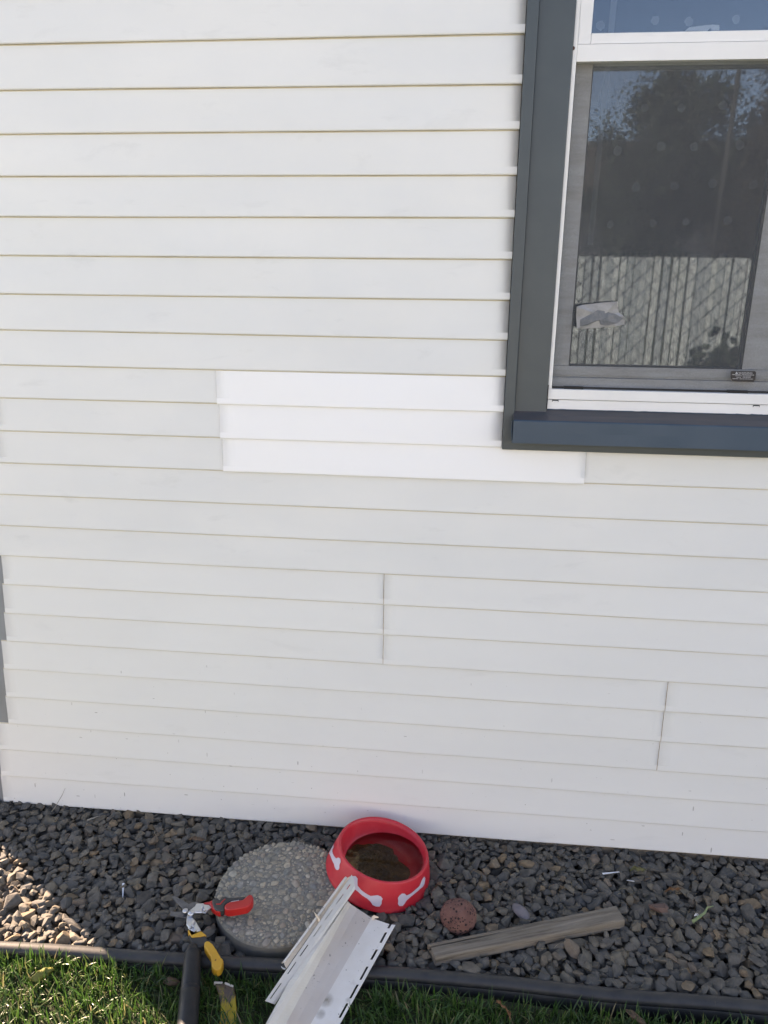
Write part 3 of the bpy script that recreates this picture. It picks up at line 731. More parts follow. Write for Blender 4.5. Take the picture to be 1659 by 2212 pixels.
# ---------------------------------------------------------------- weathered board
M_wood, t, b_ = mat('weathered_wood', (.2, .17, .12), .88)
dvec = (plankB-plankA); ang = math.atan2(dvec.y, dvec.x)
vw = coords(t, (2.2, 46, 46), (0, 0, 0))
gr = noisef(t, vw, 2.2, 8, .7, .6); g2 = noisef(t, coords(t, (1, 7, 7)), 8, 5)
c = ramp(t, gr, [(.34, (.055, .042, .030)), (.46, (.205, .168, .125)), (.68, (.31, .265, .21))])
c = mix(t, math_(t, 'MULTIPLY', g2, .5), c, (.12, .10, .078)); t.links.new(c, b_.inputs['Base Color']); bump(t, b_, gr, .9, .0016)
L = dvec.length; wd, th = .044, .021
V = []; F = []; nl = 90
for i in range(nl+1):
    s = i/nl; x = s*L; w0 = wd*(.92+.08*s)
    ring = []
    def jit(y, k): return .0008*noise.noise(Vector((x*22, y*90, k)))
    rr = .0025
    crack = max(0, 1-s/.42)
    pts = [(-w0/2, -th), (-w0/2+jit(0, 1), -rr), (-w0/2+rr, 0), (-w0*.20, .0), (-w0*.05, jit(1, 2)), (w0*.05, .0005), (w0*.19-.002*s*0, jit(2, 3)), (w0*.245, -.007*crack-.0004), (w0*.275, -.008*crack-.0004), (w0*.30, jit(3, 1)+.0015*crack), (w0/2-rr, .001*crack), (w0/2, -rr), (w0/2+jit(5, 4), -th)]
    for y, z in pts:
        e = 0
        if i == 0: e = .004*noise.noise(Vector((y*200, z*150, 3)))-.004*(1 if y > .25*w0 else 0)
        if i == nl: e = .003*noise.noise(Vector((y*150, z*150, 8)))+.10*y
        V.append((x+e, y, z))
m_ = 13
for i in range(nl):
    for k in range(m_): F.append((i*m_+k, (i+1)*m_+k, (i+1)*m_+(k+1) % m_, i*m_+(k+1) % m_))
F.append(tuple(range(m_))); F.append(tuple(reversed(range(nl*m_, (nl+1)*m_))))
bd = mesh('wooden_board', V, F, M_wood)
tag(bd, 'short weathered grey wooden board with a split end on the gravel', 'board')
zA = -.006; bd.location = (plankA.x, plankA.y, zA); bd.rotation_euler = (R(-4), R(-.8), ang)

# ---------------------------------------------------------------- siding offcuts
Zo = zoomed(640, 2180, 4.366)
M_scrap, t, b_ = mat('dirty_white_offcut', (.68, .67, .63), .45)
v_ = coords(t); c = ramp(t, noisef(t, v_, 11, 5), [(.3, (.75, .735, .70)), (.7, (.64, .60, .54))])
sp = ramp(t, noisef(t, v_, 120, 5, .62, .3), [(.645, (0,0,0)), (.68, (1,1,1))]); zone = ramp(t, noisef(t, v_, 12, 2), [(.42, (0,0,0)), (.52, (1,1,1))])
c = mix(t, math_(t, 'MULTIPLY', math_(t, 'MULTIPLY', sp, zone), .9), c, (.10, .085, .07))
gsm = ramp(t, noisef(t, coords(t, (1, 1, 1)), 16, 4, .6), [(.64, (0,0,0)), (.78, (.6,.6,.6))]); c = mix(t, gsm, c, (.30, .25, .19))
for (px_, py_), rr_ in (((770, 1400), .016), ((700, 1540), .012), ((1100, 1300), .007), ((1010, 1420), .009)):
    cpt = G(*zoomed(640, 2180, 4.366)(px_, py_), -.01); dn = N(t, 'VectorMath', operation='DISTANCE'); t.links.new(v_, dn.inputs[0]); dn.inputs[1].default_value = tuple(cpt)
    k_ = math_(t, 'MULTIPLY', math_(t, 'SUBTRACT', 1.0, math_(t, 'DIVIDE', dn.outputs['Value'], rr_), True), math_(t, 'MULTIPLY', noisef(t, v_, 90, 5), 1.7), True)
    c = mix(t, k_, c, (.16, .13, .095))
t.links.new(c, b_.inputs['Base Color']); bump(t, b_, noisef(t, v_, 14, 3), .2, .003)
M_floor, t, b_ = mat('shaded_dirty_vinyl_back', (.42, .38, .34), .5)
v_ = coords(t); c = ramp(t, noisef(t, v_, 8, 4), [(.3, (.60, .56, .52)), (.7, (.55, .47, .40))])  # darker beige puts the recessed channel's shade into the colour; specks are dirt
sp = ramp(t, noisef(t, v_, 130, 5, .62, .2), [(.64, (0,0,0)), (.67, (1,1,1))]); zone = ramp(t, noisef(t, v_, 14, 2), [(.44, (0,0,0)), (.54, (1,1,1))])
c = mix(t, math_(t, 'MULTIPLY', math_(t, 'MULTIPLY', sp, zone), .9), c, (.06, .05, .04)); t.links.new(c, b_.inputs['Base Color']); bump(t, b_, noisef(t, v_, 14, 3), .25, .003)
M_strip = simple('yellowed_white_vinyl', (.62, .59, .535), (.54, .51, .455), 16, .45, .15, .001)
M_beige = simple('beige_inner_vinyl', (.72, .58, .43), (.78, .66, .52), 12, .5, .1, .001)
def P3(X, Y, z): return G(*Zo(X, Y), z)
def line3(a, b, n): return [a.lerp(b, i/(n-1)) for i in range(n)]
n = 61
def rail(Xa, Ya, za, Xb, Yb, zb, ext=1.0, wob=0):
    a, b = P3(Xa, Ya, za), P3(Xb, Yb, zb); L_ = line3(a, a+(b-a)*ext, n)
    if wob:
        for i, p in enumerate(L_): p.z += wob*noise.noise(Vector((i*.13, Xa*.01, 1)))
    return L_
off = thing('siding_offcut', P3(900, 1000, -.02), 'wide bent offcut of dirty white vinyl siding with nail slots, lying on grass', 'siding scrap', 'pieces of old siding removed from the wall')
ext = 1.35
# rails from the left rolled edge to the right nail hem
# real cross-section instead: lip, ridge, wall, floor, fold
rl = [rail(840, 325, .040, 105, 1659, .002, ext), rail(1000, 318, .047, 130, 1659, .010, ext, .002), rail(1012, 330, .040, 205, 1659, .004, ext, .002), rail(1035, 352, .020, 325, 1659, -.014, ext, .0015),
      rail(1105, 398, .0165, 440, 1659, -.018, ext, .002), rail(1190, 452, .016, 530, 1659, -.018, ext, .0015), rail(1262, 502, .018, 596, 1659, -.017, ext)]
pf = loft('panel_face', rl, [M_strip, M_floor], off, .0012, smooth=False)
pf.data.polygons.foreach_set('material_index', [0]*(3*(n-1))+[1]*(3*(n-1)))
hem = [rail(1262, 502, .018, 596, 1659, -.017, ext), rail(1455, 568, .021, 862, 1659, -.012, ext, .001), rail(1453, 571, .021, 860, 1659, -.012, ext, .001), rail(1480, 573, .022, 888, 1659, -.011, ext, .001), rail(1521, 576, .023, 914, 1659, -.010, ext, .001)]
hem = [hem[0], hem[1], hem[3], hem[4]]
# nail slots: measured along the hem
sl = [(575, 618), (665, 800), (852, 990), (1048, 1195), (1248, 1402), (1455, 1608), (1665, 1820), (1875, 2020)]
def in_slot(j):
    s = (j+.5)/(n-1)*ext; Y = 570+s*(1659-570)
    return any(a <= Y <= b for a, b in sl)
loft('nail_hem', hem, M_scrap, off, .0012, skip=lambda i, j: i == 1 and in_slot(j))
mesh('torn_tab', [P3(1262, 490, .022), P3(1290, 470, .028), P3(1335, 488, .030), P3(1340, 500, .028), P3(1300, 505, .024), P3(1275, 530, .019)], [tuple(range(6))], M_beige, off, solid=.001)
off2 = thing('siding_offcut', P3(600, 600, -.02), 'narrow siding offcut with rolled beige edge leaning against the red bowl', 'siding scrap', 'pieces of old siding removed from the wall')
# flat slotted strip
n = 45
rb_ = [rail(1045, 28, .066, 100, 1405, .006), rail(1062, 75, .066, 126, 1415, .006), rail(1066, 88, .066, 138, 1418, .006), rail(1078, 150, .065, 178, 1434, .005), rail(1082, 190, .060, 206, 1446, .002)]
def sl2(j):
    Y = 30+(j+.5)/(n-1)*(1405-30); return any(a <= Y <= b for a, b in ((90, 160), (215, 335), (400, 520), (600, 715), (800, 925), (1010, 1130), (1230, 1375)))
loft('nail_hem', rb_, M_strip, off2, .0012, skip=lambda i, j: i == 1 and sl2(j))
rc_ = [rail(992, 66, .060, 304, 1002, .016), rail(990, 60, .063, 302, 992, .019), rail(979, 50, .066, 290, 985, .022), rail(968, 62, .060, 286, 1000, .016)]
loft('rolled_edge', rc_, [M_scrap], off2, .001, smooth=True)
mesh('inner_face', [P3(1034, 46, .0580), P3(332, 1054, .0140), P3(304, 1001, .0165), P3(992, 66, .0605)], [(0, 1, 2, 3)], M_beige, off2, solid=.0006)
tube('curl', [P3(695, 540, .04), P3(680, 500, .043), P3(655, 470, .05), P3(637, 440, .058)], [.0028, .0026, .0018, .0006], M_beige, off2, 8)
tube('curl', [P3(322, 1060, .012), P3(295, 1052, .012), P3(277, 1035, .018)], [.0018, .0014, .0006], M_white, off2, 8)

# ---------------------------------------------------------------- tin snips
Zs = zoomed(420, 2180, 5.82)
def S(X, Y, z): return G(*Zs(X, Y), z)
M_steel, t, b_ = mat('chromed_steel', (.60, .62, .65), .30, 1)
M_blade = simple('dark_blade_steel', (.11, .11, .115), (.17, .17, .17), 80, .38, .15, .0004, metal=.5)
M_rg = simple('red_grip', (.52, .022, .018), (.46, .018, .016), 30, .38, .05, .0004)
M_yg = simple('yellow_grip', (.62, .33, .030), (.55, .27, .025), 30, .45, .1, .0005)
M_bg = simple('black_grip', (.028, .028, .028), (.040, .038, .036), 60, .5, .2, .0005)
sn = thing('tin_snips', S(330, 600, -.02), 'open tin snips with one red and one yellow grip beside the stepping stone', 'tin snips')
def part(name, pts, z, th, m, bev=.002, seg=3, zf=None): return slab(name, [S(X, Y, (zf(X, Y) if zf else z)) for X, Y in pts], th, m, sn, bev, seg)
zh = lambda X, Y: .012+.030*max(0, min(1, (X-500)/700))*.45
part('blade', [(62, 345), (130, 360), (220, 410), (290, 455), (345, 500), (350, 560), (300, 590), (240, 560), (180, 500), (110, 430), (75, 380)], .010, .003, M_blade, .0008, 1)
part('blade', [(35, 570), (170, 575), (250, 560), (310, 590), (330, 640), (290, 665), (200, 660), (160, 650), (30, 632)], .006, .003, M_blade, .0008, 1)
part('blade', [(290, 470), (350, 440), (420, 430), (470, 455), (440, 500), (370, 540), (320, 560), (270, 530)], .014, .003, M_blade, .0008, 1)
k1 = part('linkage', [(415, 455), (515, 452), (535, 470), (600, 475), (632, 515), (590, 545), (545, 598), (510, 590), (480, 585), (385, 588), (350, 640), (320, 650), (290, 610), (300, 570), (345, 530), (385, 500)], .020, .0035, M_steel, .0012, 2)
k2 = part('linkage', [(290, 595), (335, 640), (355, 655), (400, 705), (480, 845), (440, 860), (380, 870), (300, 825), (266, 765), (268, 700), (276, 640)], .016, .0035, M_steel, .0012, 2)
# raised rolled bands that catch the sky
part('linkage_band', [(410, 452), (512, 452), (490, 585), (385, 585)], .0245, .004, M_steel, .0022, 3)
part('linkage_band', [(352, 657), (402, 703), (312, 818), (268, 765)], .0205, .004, M_steel, .0022, 3)
for X, Y, r, z in ((252, 560, .0062, .0165), (333, 592, .0068, .0245), (503, 505, .0028, .0240), (533, 550, .0028, .0240), (362, 785, .0026, .0205), (402, 843, .0026, .0195)):
    c = S(X, Y, z); lathe('rivet', [(0, .0022), (r*.45, .0022), (r*.5, .0012), (r*.7, .0016), (r*.95, .0008), (r, -.002), (r*.9, -.008)], Matrix.Translation(c), M_steel, sn, 20)
def zr(X, Y): return .020+.020*max(0, min(1, (X-520)/720))
part('red_grip', [(515, 440), (605, 425), (640, 405), (655, 400), (800, 440), (880, 500), (830, 555), (740, 578), (690, 560), (640, 520), (605, 462), (520, 462)], 0, .015, M_rg, .004, 3, zr)
part('black_inlay', [(640, 400), (680, 370), (720, 375), (750, 395), (790, 350), (840, 345), (880, 368), (1110, 350), (1140, 365), (1090, 400), (910, 425), (850, 450), (820, 490), (830, 540), (780, 560), (690, 545), (660, 500), (640, 440)], 0, .017, M_bg, .0035, 3, lambda X, Y: zr(X, Y)+.003)
part('red_tip', [(822, 485), (850, 455), (905, 428), (1090, 398), (1150, 345), (1185, 318), (1225, 330), (1242, 370), (1235, 415), (1195, 470), (1150, 505), (1050, 525), (930, 545), (860, 548), (825, 530)], 0, .020, M_rg, .0055, 4, lambda X, Y: zr(X, Y)+.006)
part('grip_stripe', [(700, 455), (755, 455), (785, 420), (830, 382), (838, 392), (795, 435), (765, 470), (700, 470)], 0, .004, M_rg, .0005, 1, lambda X, Y: zr(X, Y)+.0038)
M_mk = mat('white_marking', (.6, .6, .6), .5)[0]
V = []; F = []
for i in range(8):
    X = 915+i*15; Y = 432-i*2.6; b0 = len(V); h = 12 if i else 9
    V += [S(X, Y+h/2, .0412), S(X+9, Y+h/2-1.5, .0412), S(X+11, Y-h/2-1.5, .0412), S(X+2, Y-h/2, .0412)]; F.append((b0, b0+1, b0+2, b0+3))
mk = mesh('grip_marking', V, F, M_mk, sn); 
def zy(X, Y): return .014-.012*max(0, min(1, (Y-850)/500))
part('yellow_collar', [(285, 845), (310, 835), (325, 850), (350, 905), (470, 855), (495, 865), (560, 915), (470, 935), (345, 945), (325, 915)], 0, .014, M_yg, .003, 3, lambda X, Y: zy(X, Y)+.002)
part('black_collar', [(300, 900), (345, 942), (480, 905), (520, 905), (600, 1000), (560, 1010), (530, 1060), (470, 1090), (420, 1100), (375, 1060), (330, 990)], 0, .016, M_bg, .004, 3, zy)
part('yellow_grip', [(530, 1020), (560, 998), (600, 1003), (650, 1045), (720, 1150), (770, 1240), (805, 1270), (800, 1330), (770, 1400), (715, 1432), (660, 1410), (632, 1370), (630, 1290), (622, 1230), (570, 1150), (525, 1080)], 0, .018, M_yg, .006, 4, lambda X, Y: zy(X, Y)+.006)
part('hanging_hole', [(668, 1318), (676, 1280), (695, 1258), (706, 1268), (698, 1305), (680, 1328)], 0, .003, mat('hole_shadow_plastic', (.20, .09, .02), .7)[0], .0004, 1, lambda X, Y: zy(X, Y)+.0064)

# ---------------------------------------------------------------- black rubber handle
ha, hb = S(372, 1075, .0), S(285, 2212, -.004)
ax = (hb-ha); Lh = ax.length; dirh = ax.normalized()
hd = thing('rubber_handle', hb, 'black ribbed rubber tool handle lying across the lawn edging below the snips', 'tool handle')
prof = [(0, .0), (.010, .001), (.0125, .006), (.013, .014), (.0165, .017), (.0170, .021), (.0165, .0235), (.0172, .026), (.0178, .05), (.0185, .08), (.0190, .098), (.0182, .0995), (.0184, .1012), (.0192, .1025), (.0192, .1075), (.0184, .109), (.0186, .111), (.0194, .1125), (.0196, .16), (.0195, .25), (.018, .262), (.010, .267), (0, .268)]
q = Vector((0, 0, 1)).rotation_difference(dirh).to_matrix().to_4x4()
lathe('grip', prof, Matrix.Translation(ha) @ q, M_black, hd, 40)
for X, Y, a in ((318, 1125, 40), (452, 1125, -40)):
    c = S(X, Y, -.004); tube('collar_tab', [c+Vector((0, -.012, 0)), c, c+Vector((.003 if X > 400 else -.001, .010, .002))], [.004, .0038, .0012], simple('pale_fibre', (.34, .31, .24), (.24, .21, .16), 60, .8), hd, 8)

# ---------------------------------------------------------------- yellow pry bar end
M_pry, t, b_ = mat('chipped_yellow_paint', (.4, .3, .03), .5)
v_ = coords(t); n1 = noisef(t, coords(t, (1, .55, 1)), 42, 6, .7, .5)
c = ramp(t, n1, [(.40, (.42, .30, .015)), (.52, (.36, .245, .02)), (.58, (.09, .062, .045)), (.72, (.055, .042, .035))])
sep = N(t, 'SeparateXYZ'); tc = N(t, 'TexCoord'); t.links.new(tc.outputs['Object'], sep.inputs[0])
ptop = S(815, 1600, -.02)
mr = N(t, 'MapRange'); t.links.new(sep.outputs['Y'], mr.inputs[0]); mr.inputs[1].default_value = ptop.y-.035; mr.inputs[2].default_value = ptop.y-.012
wf = math_(t, 'ADD', mr.outputs[0], math_(t, 'MULTIPLY', math_(t, 'SUBTRACT', n1, .5), 2.2), True)
c = mix(t, wf, c, (.085, .055, .042)); t.links.new(c, b_.inputs['Base Color']); bump(t, b_, n1, .6, .001)
bar = thing('pry_bar', S(860, 2100, -.04), 'worn yellow pry bar with a notched bare steel claw edge in the grass', 'pry bar')
Lr = [(680, 1600), (705, 1690), (735, 1790), (755, 1890), (768, 2000), (762, 2100), (745, 2212), (725, 2350)]
Rr = [(955, 1648), (968, 1720), (982, 1800), (990, 1890), (1000, 2000), (998, 2100), (985, 2212), (968, 2350)]
zz_ = [-.012, -.012, -.016, -.021, -.025, -.028, -.031, -.035]
rails = []
for s in (0, .04, .48, .52, .96, 1):
    rails.append([S(l[0]+(r[0]-l[0])*s, l[1]+(r[1]-l[1])*s, z-(.0015 if s in (0, 1) else 0)) for l, r, z in zip(Lr, Rr, zz_)])
loft('bar', rails, M_pry, bar, .006, skip=lambda i, j: i == 2 and j == 0, off=1, smooth=False)
bpy.data.objects[bar.children[0].name].modifiers['solid'].offset = -1
for (xa, ya), (xb, yb) in (((676, 1590), (795, 1594)), ((830, 1598), (955, 1646))):
    a, b2 = S(xa, ya, -.0105), S(xb, yb, -.0105); d = Vector((0, -.0042, 0)); h = Vector((0, 0, -.006))
    mesh('steel_edge', [a, b2, b2+d, a+d, a+h, b2+h, b2+d+h, a+d+h], [(0, 3, 2, 1), (4, 5, 6, 7), (0, 1, 5, 4), (1, 2, 6, 5), (2, 3, 7, 6), (3, 0, 4, 7)], simple('bare_steel', (.62, .58, .52), (.45, .40, .34), 90, .4, .2, .0004), bar, bevel=.0006)

# ---------------------------------------------------------------- bits on the gravel
M_pw = mat('white_plastic', (.70, .72, .74), .45)[0]
def shard(name, a, b2, wdt, z, label, cat='plastic shard', m=M_pw, group='slivers of white vinyl dropped on the gravel'):
    A, B = G(*a, z), G(*b2, z); A.z = max(z, htop(A.x, A.y, .004)+.002); B.z = max(z, htop(B.x, B.y, .004)+.002)
    d = (B-A).normalized(); s = d.cross(Vector((0, 0, 1)))*wdt
    o = mesh(name, [A-s*.7, A+s*.9, B+s*.5, B-s*.15], [(0, 1, 2, 3)], m, solid=.0012); return tag(o, label, cat, group)
shard('vinyl_sliver', (268, 1920), (266, 1942), .0035, -.03, 'upright white vinyl sliver on gravel left of the stepping stone')
shard('vinyl_sliver', (1300, 1900), (1336, 1895), .0028, -.03, 'longer flat white vinyl sliver above the right part of the board')
shard('vinyl_sliver', (1354, 1907), (1368, 1918), .0030, -.03, 'tiny pale blue white sliver right of the longer sliver')
M_twig = mat('grey_twig', (.28, .26, .22), .8)[0]
def strand(name, pts, r, m, label, cat, group=None):
    P = [G(x, y, z) for x, y, z in pts]; o = tube(name, P, [r*(1-.75*i/(len(P)-1)) for i in range(len(P))], m, None, 6); return tag(o, label, cat, group)
c0 = [G(84, 1793, -.015), None]
P = [G(84, 1793, -.02), W(97, 1770, -.03), W(118, 1745, -.024), W(134, 1718, -.020), W(141, 1702, -.0175)]
tag(tube('dry_stem', P, [.0012, .0011, .001, .0008, .0004], M_twig, None, 6), 'thin curved dry stem leaning from gravel onto the bottom siding course', 'stem')
strand('twig', [(188, 1772, -.012), (197, 1788, -.010), (216, 1762, -.006)][::2], .0022, M_twig, 'straight grey twig on the gravel at far left', 'twig')
strand('twig', [(623, 1783+46, -.012), (640, 1820, -.01), (664, 1808, -.008)], .0016, M_twig, 'pale thin twig on gravel just above the stepping stone', 'twig')
M_sprig = simple('pale_green_weed', (.16, .22, .10), (.22, .27, .13), 60, .7, .3, .001)
strand('weed_sprig', [(1495, 1992, -.014), (1510, 1981, -.006), (1522, 1972, -.002), (1528, 1960, .002), (1541, 1957, -.004)], .0042, M_sprig, 'pale green weed sprig curling on the gravel at right', 'weed')
pp = G(1505, 1977, -.012)
lump('foil_bit', Vector((pp.x, pp.y, max(-.012, htop(pp.x, pp.y)+.002))), (.005, .0045, .004), mat('foil', (.6, .6, .6), .25, 1)[0], 'tiny crumpled shiny foil bit beside the green weed sprig', 'foil', 3, .5)
def leaf(c, L_, wd_, ang_, m, label, tilt_=.2, lobes=0):
    V = []; n_ = 12
    for i in range(n_+1):
        s = i/n_; hw = wd_*math.sin(math.pi*min(1, s*1.02))**.7*(1+lobes*math.sin(s*22)) if s < 1 else 0
        for k in (-1, 0, 1): V.append((s*L_-L_/2, k*hw, L_*(.16*math.sin(s*3.4)+abs(k)*.10*math.sin(s*5+1)+.05*math.sin(s*17+k*2))))
    F = []
    for i in range(n_):
        for k in range(2): F.append((i*3+k, (i+1)*3+k, (i+1)*3+k+1, i*3+k+1))
    o = mesh('fallen_leaf', V, F, m, None, smooth=True, solid=.0005); o.location = c; o.rotation_euler = (tilt_, -.1, ang_)
    return tag(o, label, 'leaf', 'fallen autumn leaves')
M_ly = simple('yellow_green_leaf', (.13, .145, .025), (.19, .16, .03), 40, .6, .2, .001)
M_lb = simple('tan_dead_leaf', (.13, .080, .048), (.085, .055, .035), 40, .7, .3, .001)
M_lo = simple('orange_dead_leaf', (.20, .085, .030), (.13, .055, .02), 60, .7, .3, .001)
leaf(G(92, 2104, -.016), .046, .010, R(35), M_ly, 'yellow green leaf in the sunlit grass at far left', .9, .10)
leaf(G(372, 2122, -.024), .036, .008, R(5), M_lb, 'tan dead leaf beside the lawn edging left of the rubber handle', .3)
leaf(G(1087, 2181, -.010), .046, .0035, R(118), M_lo, 'narrow orange dead leaf standing in the grass below the board', .6, .3)
leaf(G(1375, 2200, -.018), .050, .006, R(-40), M_lb, 'large tan dead leaf in grass at the lower right', .4)
leaf(G(*zoomed(1500, 2080, 3.95)(375, 375), -.012), .040, .007, R(12), simple('olive_leaf', (.13, .12, .04), (.10, .09, .035), 50, .7), 'olive dead leaf on gravel near the wall at right', .1)
leaf(G(*zoomed(1500, 2080, 3.95)(720, 575), -.012), .044, .0035, R(22), M_lo, 'narrow rust orange leaf lying on gravel at right', .1, .3)
leaf(G(*zoomed(1500, 2080, 3.95)(475, 465), -.010), .020, .0025, R(30), M_lb, 'small tan leaf stub on gravel right of the white slivers', .1)
leaf(G(*zoomed(0, 1900, 2.9625)(1460, 590), -.012), .040, .006, R(10), M_lb, 'tan dead leaf on gravel between the wall and the stepping stone', .1)

def strands(name, n, xf, zf, lr, wr, m, label, cat, bend=1.0, flat=False, seg=4):
    rg = np.random.default_rng(len(name)+n); X, Y = xf(n, rg); n = len(X); Z = zf(X, Y)
    L_ = rg.uniform(*lr, n); a = rg.uniform(0, 2*np.pi, n); wdt = rg.uniform(*wr, n); lean = rg.uniform(.05, 1.0, n)**1.1*bend
    if flat: el0 = rg.uniform(0, .25, n)
    else: el0 = np.pi/2-lean*.75
    P = np.zeros((n, seg+1, 3)); P[:, 0] = np.stack([X, Y, Z], 1)
    for i in range(seg):
        el = el0-(i/seg)*lean*(1.3 if not flat else .5); aa = a+(rg.normal(size=n)*.35 if flat else 0)*i
        P[:, i+1] = P[:, i]+np.stack([np.cos(aa)*np.cos(el), np.sin(aa)*np.cos(el), np.sin(el)], 1)*(L_/seg)[:, None]
    tw = a+np.pi/2+rg.normal(size=n)*.5; side = np.stack([np.cos(tw), np.sin(tw), rg.normal(size=n)*.2], 1)
    V = []
    taper = np.array([.75, 1.0, .9, .62, .08])[:seg+1]
    A = P+side[:, None, :]*(wdt[:, None]*taper)[..., None]; B = P-side[:, None, :]*(wdt[:, None]*taper)[..., None]
    V = np.stack([A, B], 2).reshape(n*(seg+1)*2, 3); base = np.arange(n)*(seg+1)*2
    F = np.concatenate([np.stack([base+2*i, base+2*i+1, base+2*i+3, base+2*i+2], 1) for i in range(seg)])
    return tag(big(name, V, F, m, smooth=False), label, cat, kind='stuff')
def grass_mat(name, stops):
    m = bpy.data.materials.new(name); m.use_nodes = True; t = m.node_tree; t.nodes.clear()
    o = N(t, 'OutputMaterial'); g = N(t, 'NewGeometry'); c = ramp(t, g.outputs['Random Per Island'], stops)
    c = mix(t, 1.0, c, ramp(t, noisef(t, coords(t), 12, 3), [(.35, (.62,.68,.6)), (.65, (1.2,1.15,1.1))]), 'MULTIPLY')
    pb = N(t, 'BsdfPrincipled'); pb.inputs['Roughness'].default_value = .42; t.links.new(c, pb.inputs['Base Color'])
    tl = N(t, 'BsdfTranslucent'); t.links.new(c, tl.inputs[0]); mx = N(t, 'MixShader'); mx.inputs[0].default_value = .33
    t.links.new(pb.outputs[0], mx.inputs[1]); t.links.new(tl.outputs[0], mx.inputs[2]); t.links.new(mx.outputs[0], o.inputs[0])
    return m
M_grass = grass_mat('grass_blades', [(0,(.036,.100,.020)),(.35,(.052,.140,.026)),(.6,(.034,.088,.022)),(.84,(.080,.155,.038)),(.95,(.15,.17,.07)),(1,(.27,.22,.13))])
def near_xy(cnt, rg):
    X = rg.uniform(-1.7, 1.45, cnt); Y = -.452-rg.uniform(0, 1, cnt)**1.25*.55
    ey_ = np.interp(X, [p.x for p in path], [p.y for p in path]); gp = .0155+.014*np.clip((X-.1)/.3, 0, 1); Y = np.minimum(Y, ey_-gp-rg.uniform(0, .010, cnt))
    clump = np.array([noise.noise(Vector((x*14, y*14, 0))) for x, y in zip(X, Y)]); k = rg.uniform(-.95, .25, cnt) < clump+(Y > ey_-.05)*.4
    qa, qb, qc, qd = rl[0][20], hem[-1][20], hem[-1][-1], rl[0][-1]; ins = np.ones(len(X), bool)
    for p1, p2 in ((qa, qd), (qd, qc), (qc, qb), (qb, qa)): ins &= ((p2.x-p1.x)*(Y-p1.y)-(p2.y-p1.y)*(X-p1.x)) > 0
    k &= ~ins
    return X[k], Y[k]
strands('grass', 52000, near_xy, lambda X, Y: -.041+0*X, (.018, .052), (.0008, .0019), M_grass, 'green lawn grass with scattered dry blades along the edging', 'grass', 1.15)
def far_xy(n, rg): return rg.uniform(-4, 4, n), -1.0-rg.uniform(0, 1, n)**1.4*3.2
strands('grass', 42000, far_xy, lambda X, Y: -.041+0*X, (.03, .06), (.0018, .0038), M_grass, 'open lawn grass reaching back to the yard fence', 'grass', 1.1)
M_dry = grass_mat('dry_straw', [(0,(.22,.17,.11)),(.5,(.30,.25,.17)),(1,(.17,.12,.08))])
def dry_xy(n, rg):
    X = rg.uniform(-1.1, 1.0, n); Y = rg.uniform(-.41, -.01, n); p = np.where(X > .05, .9, .16)
    k = (rg.uniform(size=n) < p) & ((X-PC.x)**2+(Y-PC.y)**2 > .16**2) & ((X-BC.x)**2+(Y-BC.y)**2 > .135**2); return X[k], Y[k]
strands('dry_straw', 330, dry_xy, lambda X, Y: np.array([htop(x, y, .009) for x, y in zip(X, Y)])+.001, (.014, .05), (.00035, .0008), M_dry, 'fine dry straw bits scattered on the gravel, thicker at right', 'straw', .5, True)

# ---------------------------------------------------------------- yard behind the camera (mirrored in the panes, bounces light)
fence = thing('slatted_fence', (0, -4.6, -.07), 'grey slatted chain link yard fence mirrored in the lower window pane', 'fence')
FY = -4.6; FT = 1.46
M_slat = island('weathered_fence_slat', [(0,(.60,.66,.66)),(.3,(.72,.78,.77)),(.6,(.44,.50,.52)),(.8,(.68,.74,.72)),(1,(.38,.44,.47))], .7, 14, .22, .1, .001)
v, f = [], []; x = -7.0
while x < 7:
    wd_ = random.uniform(.036, .050); box(v, f, x, x+wd_, FY-.004+random.uniform(-.003, .003), FY+.004, -.05, FT-random.uniform(0, .007)); x += wd_+random.choice((.005, .008, .012, .020))
mesh('slat', v, f, M_slat, fence)
M_wire = mat('galvanised_wire', (.10, .10, .10), .5, .6)[0]
v, f = [], []
for s in (1, -1):
    x = -8.5
    while x < 8.5:
        a = Vector((x, FY+.008, -.05)); b2 = Vector((x+s*1.5, FY+.008, FT)); w_ = Vector((.0026, 0, 0)); b0 = len(v)
        v += [a-w_, a+w_, b2+w_, b2-w_]; f.append((b0, b0+1, b0+2, b0+3)); x += .13
mesh('chain_link', v, f, M_wire, fence, solid=.002)
for x in (-6.5, -3.9, -1.3, 1.9, 4.5):
    tube('fence_post', [(x, FY-.03, -.07), (x, FY-.03, FT+.03)], .028, M_wire, fence, 12)
# hedge and trees
def crown(name, c, r, nleaf, m, parent, size=.12, seed=1, gap=0):
    rg = np.random.default_rng(seed); cl = rg.normal(size=(60, 3)); cl /= np.linalg.norm(cl, axis=1)[:, None]; cl *= rg.uniform(.35, 1.0, (60, 1))
    P = cl[rg.integers(60, size=nleaf)]+rg.normal(size=(nleaf, 3))*.13; P = P*np.array(r)+np.array(c)
    a = rg.normal(size=(nleaf, 3)); a /= np.linalg.norm(a, axis=1)[:, None]; b2 = np.cross(a, rg.normal(size=(nleaf, 3))); b2 /= np.linalg.norm(b2, axis=1)[:, None]
    s = rg.uniform(.5, 1, (nleaf, 1))*size; V = np.stack([P-a*s, P+b2*s*.6, P+a*s, P-b2*s*.6], 1).reshape(-1, 3)
    return big(name, V, np.arange(nleaf*4).reshape(-1, 4), m, parent)
def leafmat(name, s): return island(name, s, .7, 5, .3, 0, .01)
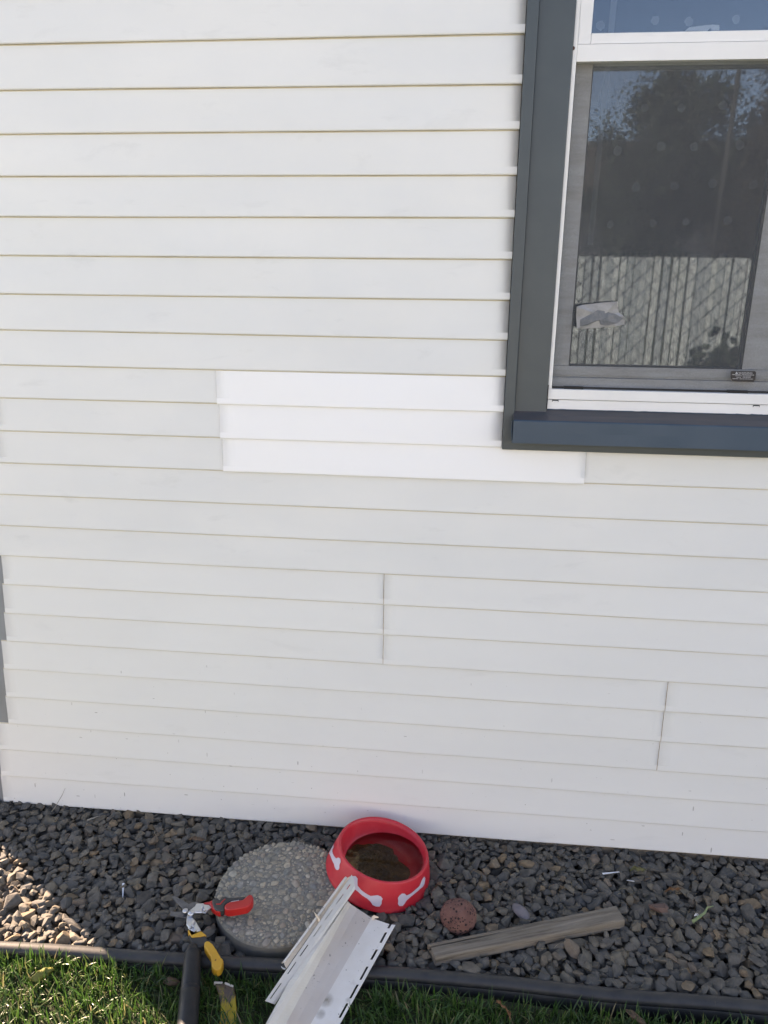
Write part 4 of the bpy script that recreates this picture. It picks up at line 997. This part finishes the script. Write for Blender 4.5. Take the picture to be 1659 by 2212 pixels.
M_t1 = leafmat('dark_evergreen_leaf', [(0,(.022,.036,.026)),(1,(.036,.050,.036))]); M_t2 = leafmat('russet_leaf', [(0,(.050,.040,.032)),(.6,(.036,.040,.034)),(1,(.070,.050,.034))])
M_bark = simple('bark', (.07, .055, .045), (.11, .09, .07), 8, .9)
def tree_(x, y, h, r, m, label, seed, nleaf=9000, name='tree'):
    t = thing(name, (x, y, -.07), label, 'tree', 'trees beyond the yard fence')
    tube('trunk', [(x, y, -.1), (x+.1, y, h*.3), (x, y+.1, h*.6), (x+.05, y, h*.85)], [r*.09, r*.07, r*.05, r*.02], M_bark, t, 10)
    for k in range(5):
        a = k*1.3; tube('limb', [(x, y, h*(.35+.06*k)), (x+r*.35*math.cos(a), y+r*.35*math.sin(a), h*(.5+.06*k)), (x+r*.7*math.cos(a), y+r*.7*math.sin(a), h*(.6+.07*k))], [r*.035, r*.025, r*.008], M_bark, t, 7)
    crown('crown', (x, y, h*.62), (r, r, h*.40), nleaf, m, t, .055, seed)
tree_(6.6, -15, 5.2, 2.0, M_t2, 'russet tree at right beyond the yard fence in the window reflection', 3, 52000)
tree_(3.75, -15.5, 5.0, 1.45, M_t1, 'low dark tree at centre beyond the yard fence in the window reflection', 4, 40000)
tree_(9.8, -16, 6.6, 2.4, M_t2, 'broad brownish tree at far right beyond the yard fence', 5, 22000)
nh = thing('neighbour_house', (0, -20, -.07), 'dark low neighbouring house beyond the yard fence', 'house')
boxes('wall', [(-9, 9, -25, -20, -.07, 3.3)], simple('dark_siding', (.05, .058, .07), (.065, .072, .085), 3, .7, .1, .01), nh)
mesh('roof', [(-9.5, -19.5, 3.2), (9.5, -19.5, 3.2), (9.5, -22.5, 4.7), (-9.5, -22.5, 4.7), (-9.5, -25.5, 3.2), (9.5, -25.5, 3.2)], [(0, 1, 2, 3), (3, 2, 5, 4)], simple('brown_shingle', (.10, .075, .06), (.07, .055, .05), 12, .9), nh, solid=.15)
for bb in ((-5, -3.6), (-2.2, -0.8)): boxes('garden_window', [(*bb, -19.99, -19.95, 1.1, 2.3)], M_white, nh)
pole = tube('utility_pole', [(4.55, -14, -.1), (4.55, -14, 3), (4.57, -14, 4.75)], [.06, .05, .045], mat('dark_creosote_wood', (.03, .03, .03), .8)[0], None, 12); tag(pole, 'tall brown utility pole beyond the yard fence', 'pole')
tag(crown('silhouette', (1.93, -3.3, .52), (.52, .45, .62), 16000, M_t1, None, .045, 12), 'dark rounded shrub standing in for a mirrored person before the slatted yard fence', 'silhouette')  # leafy lump standing in for a person's dark mirrored outline
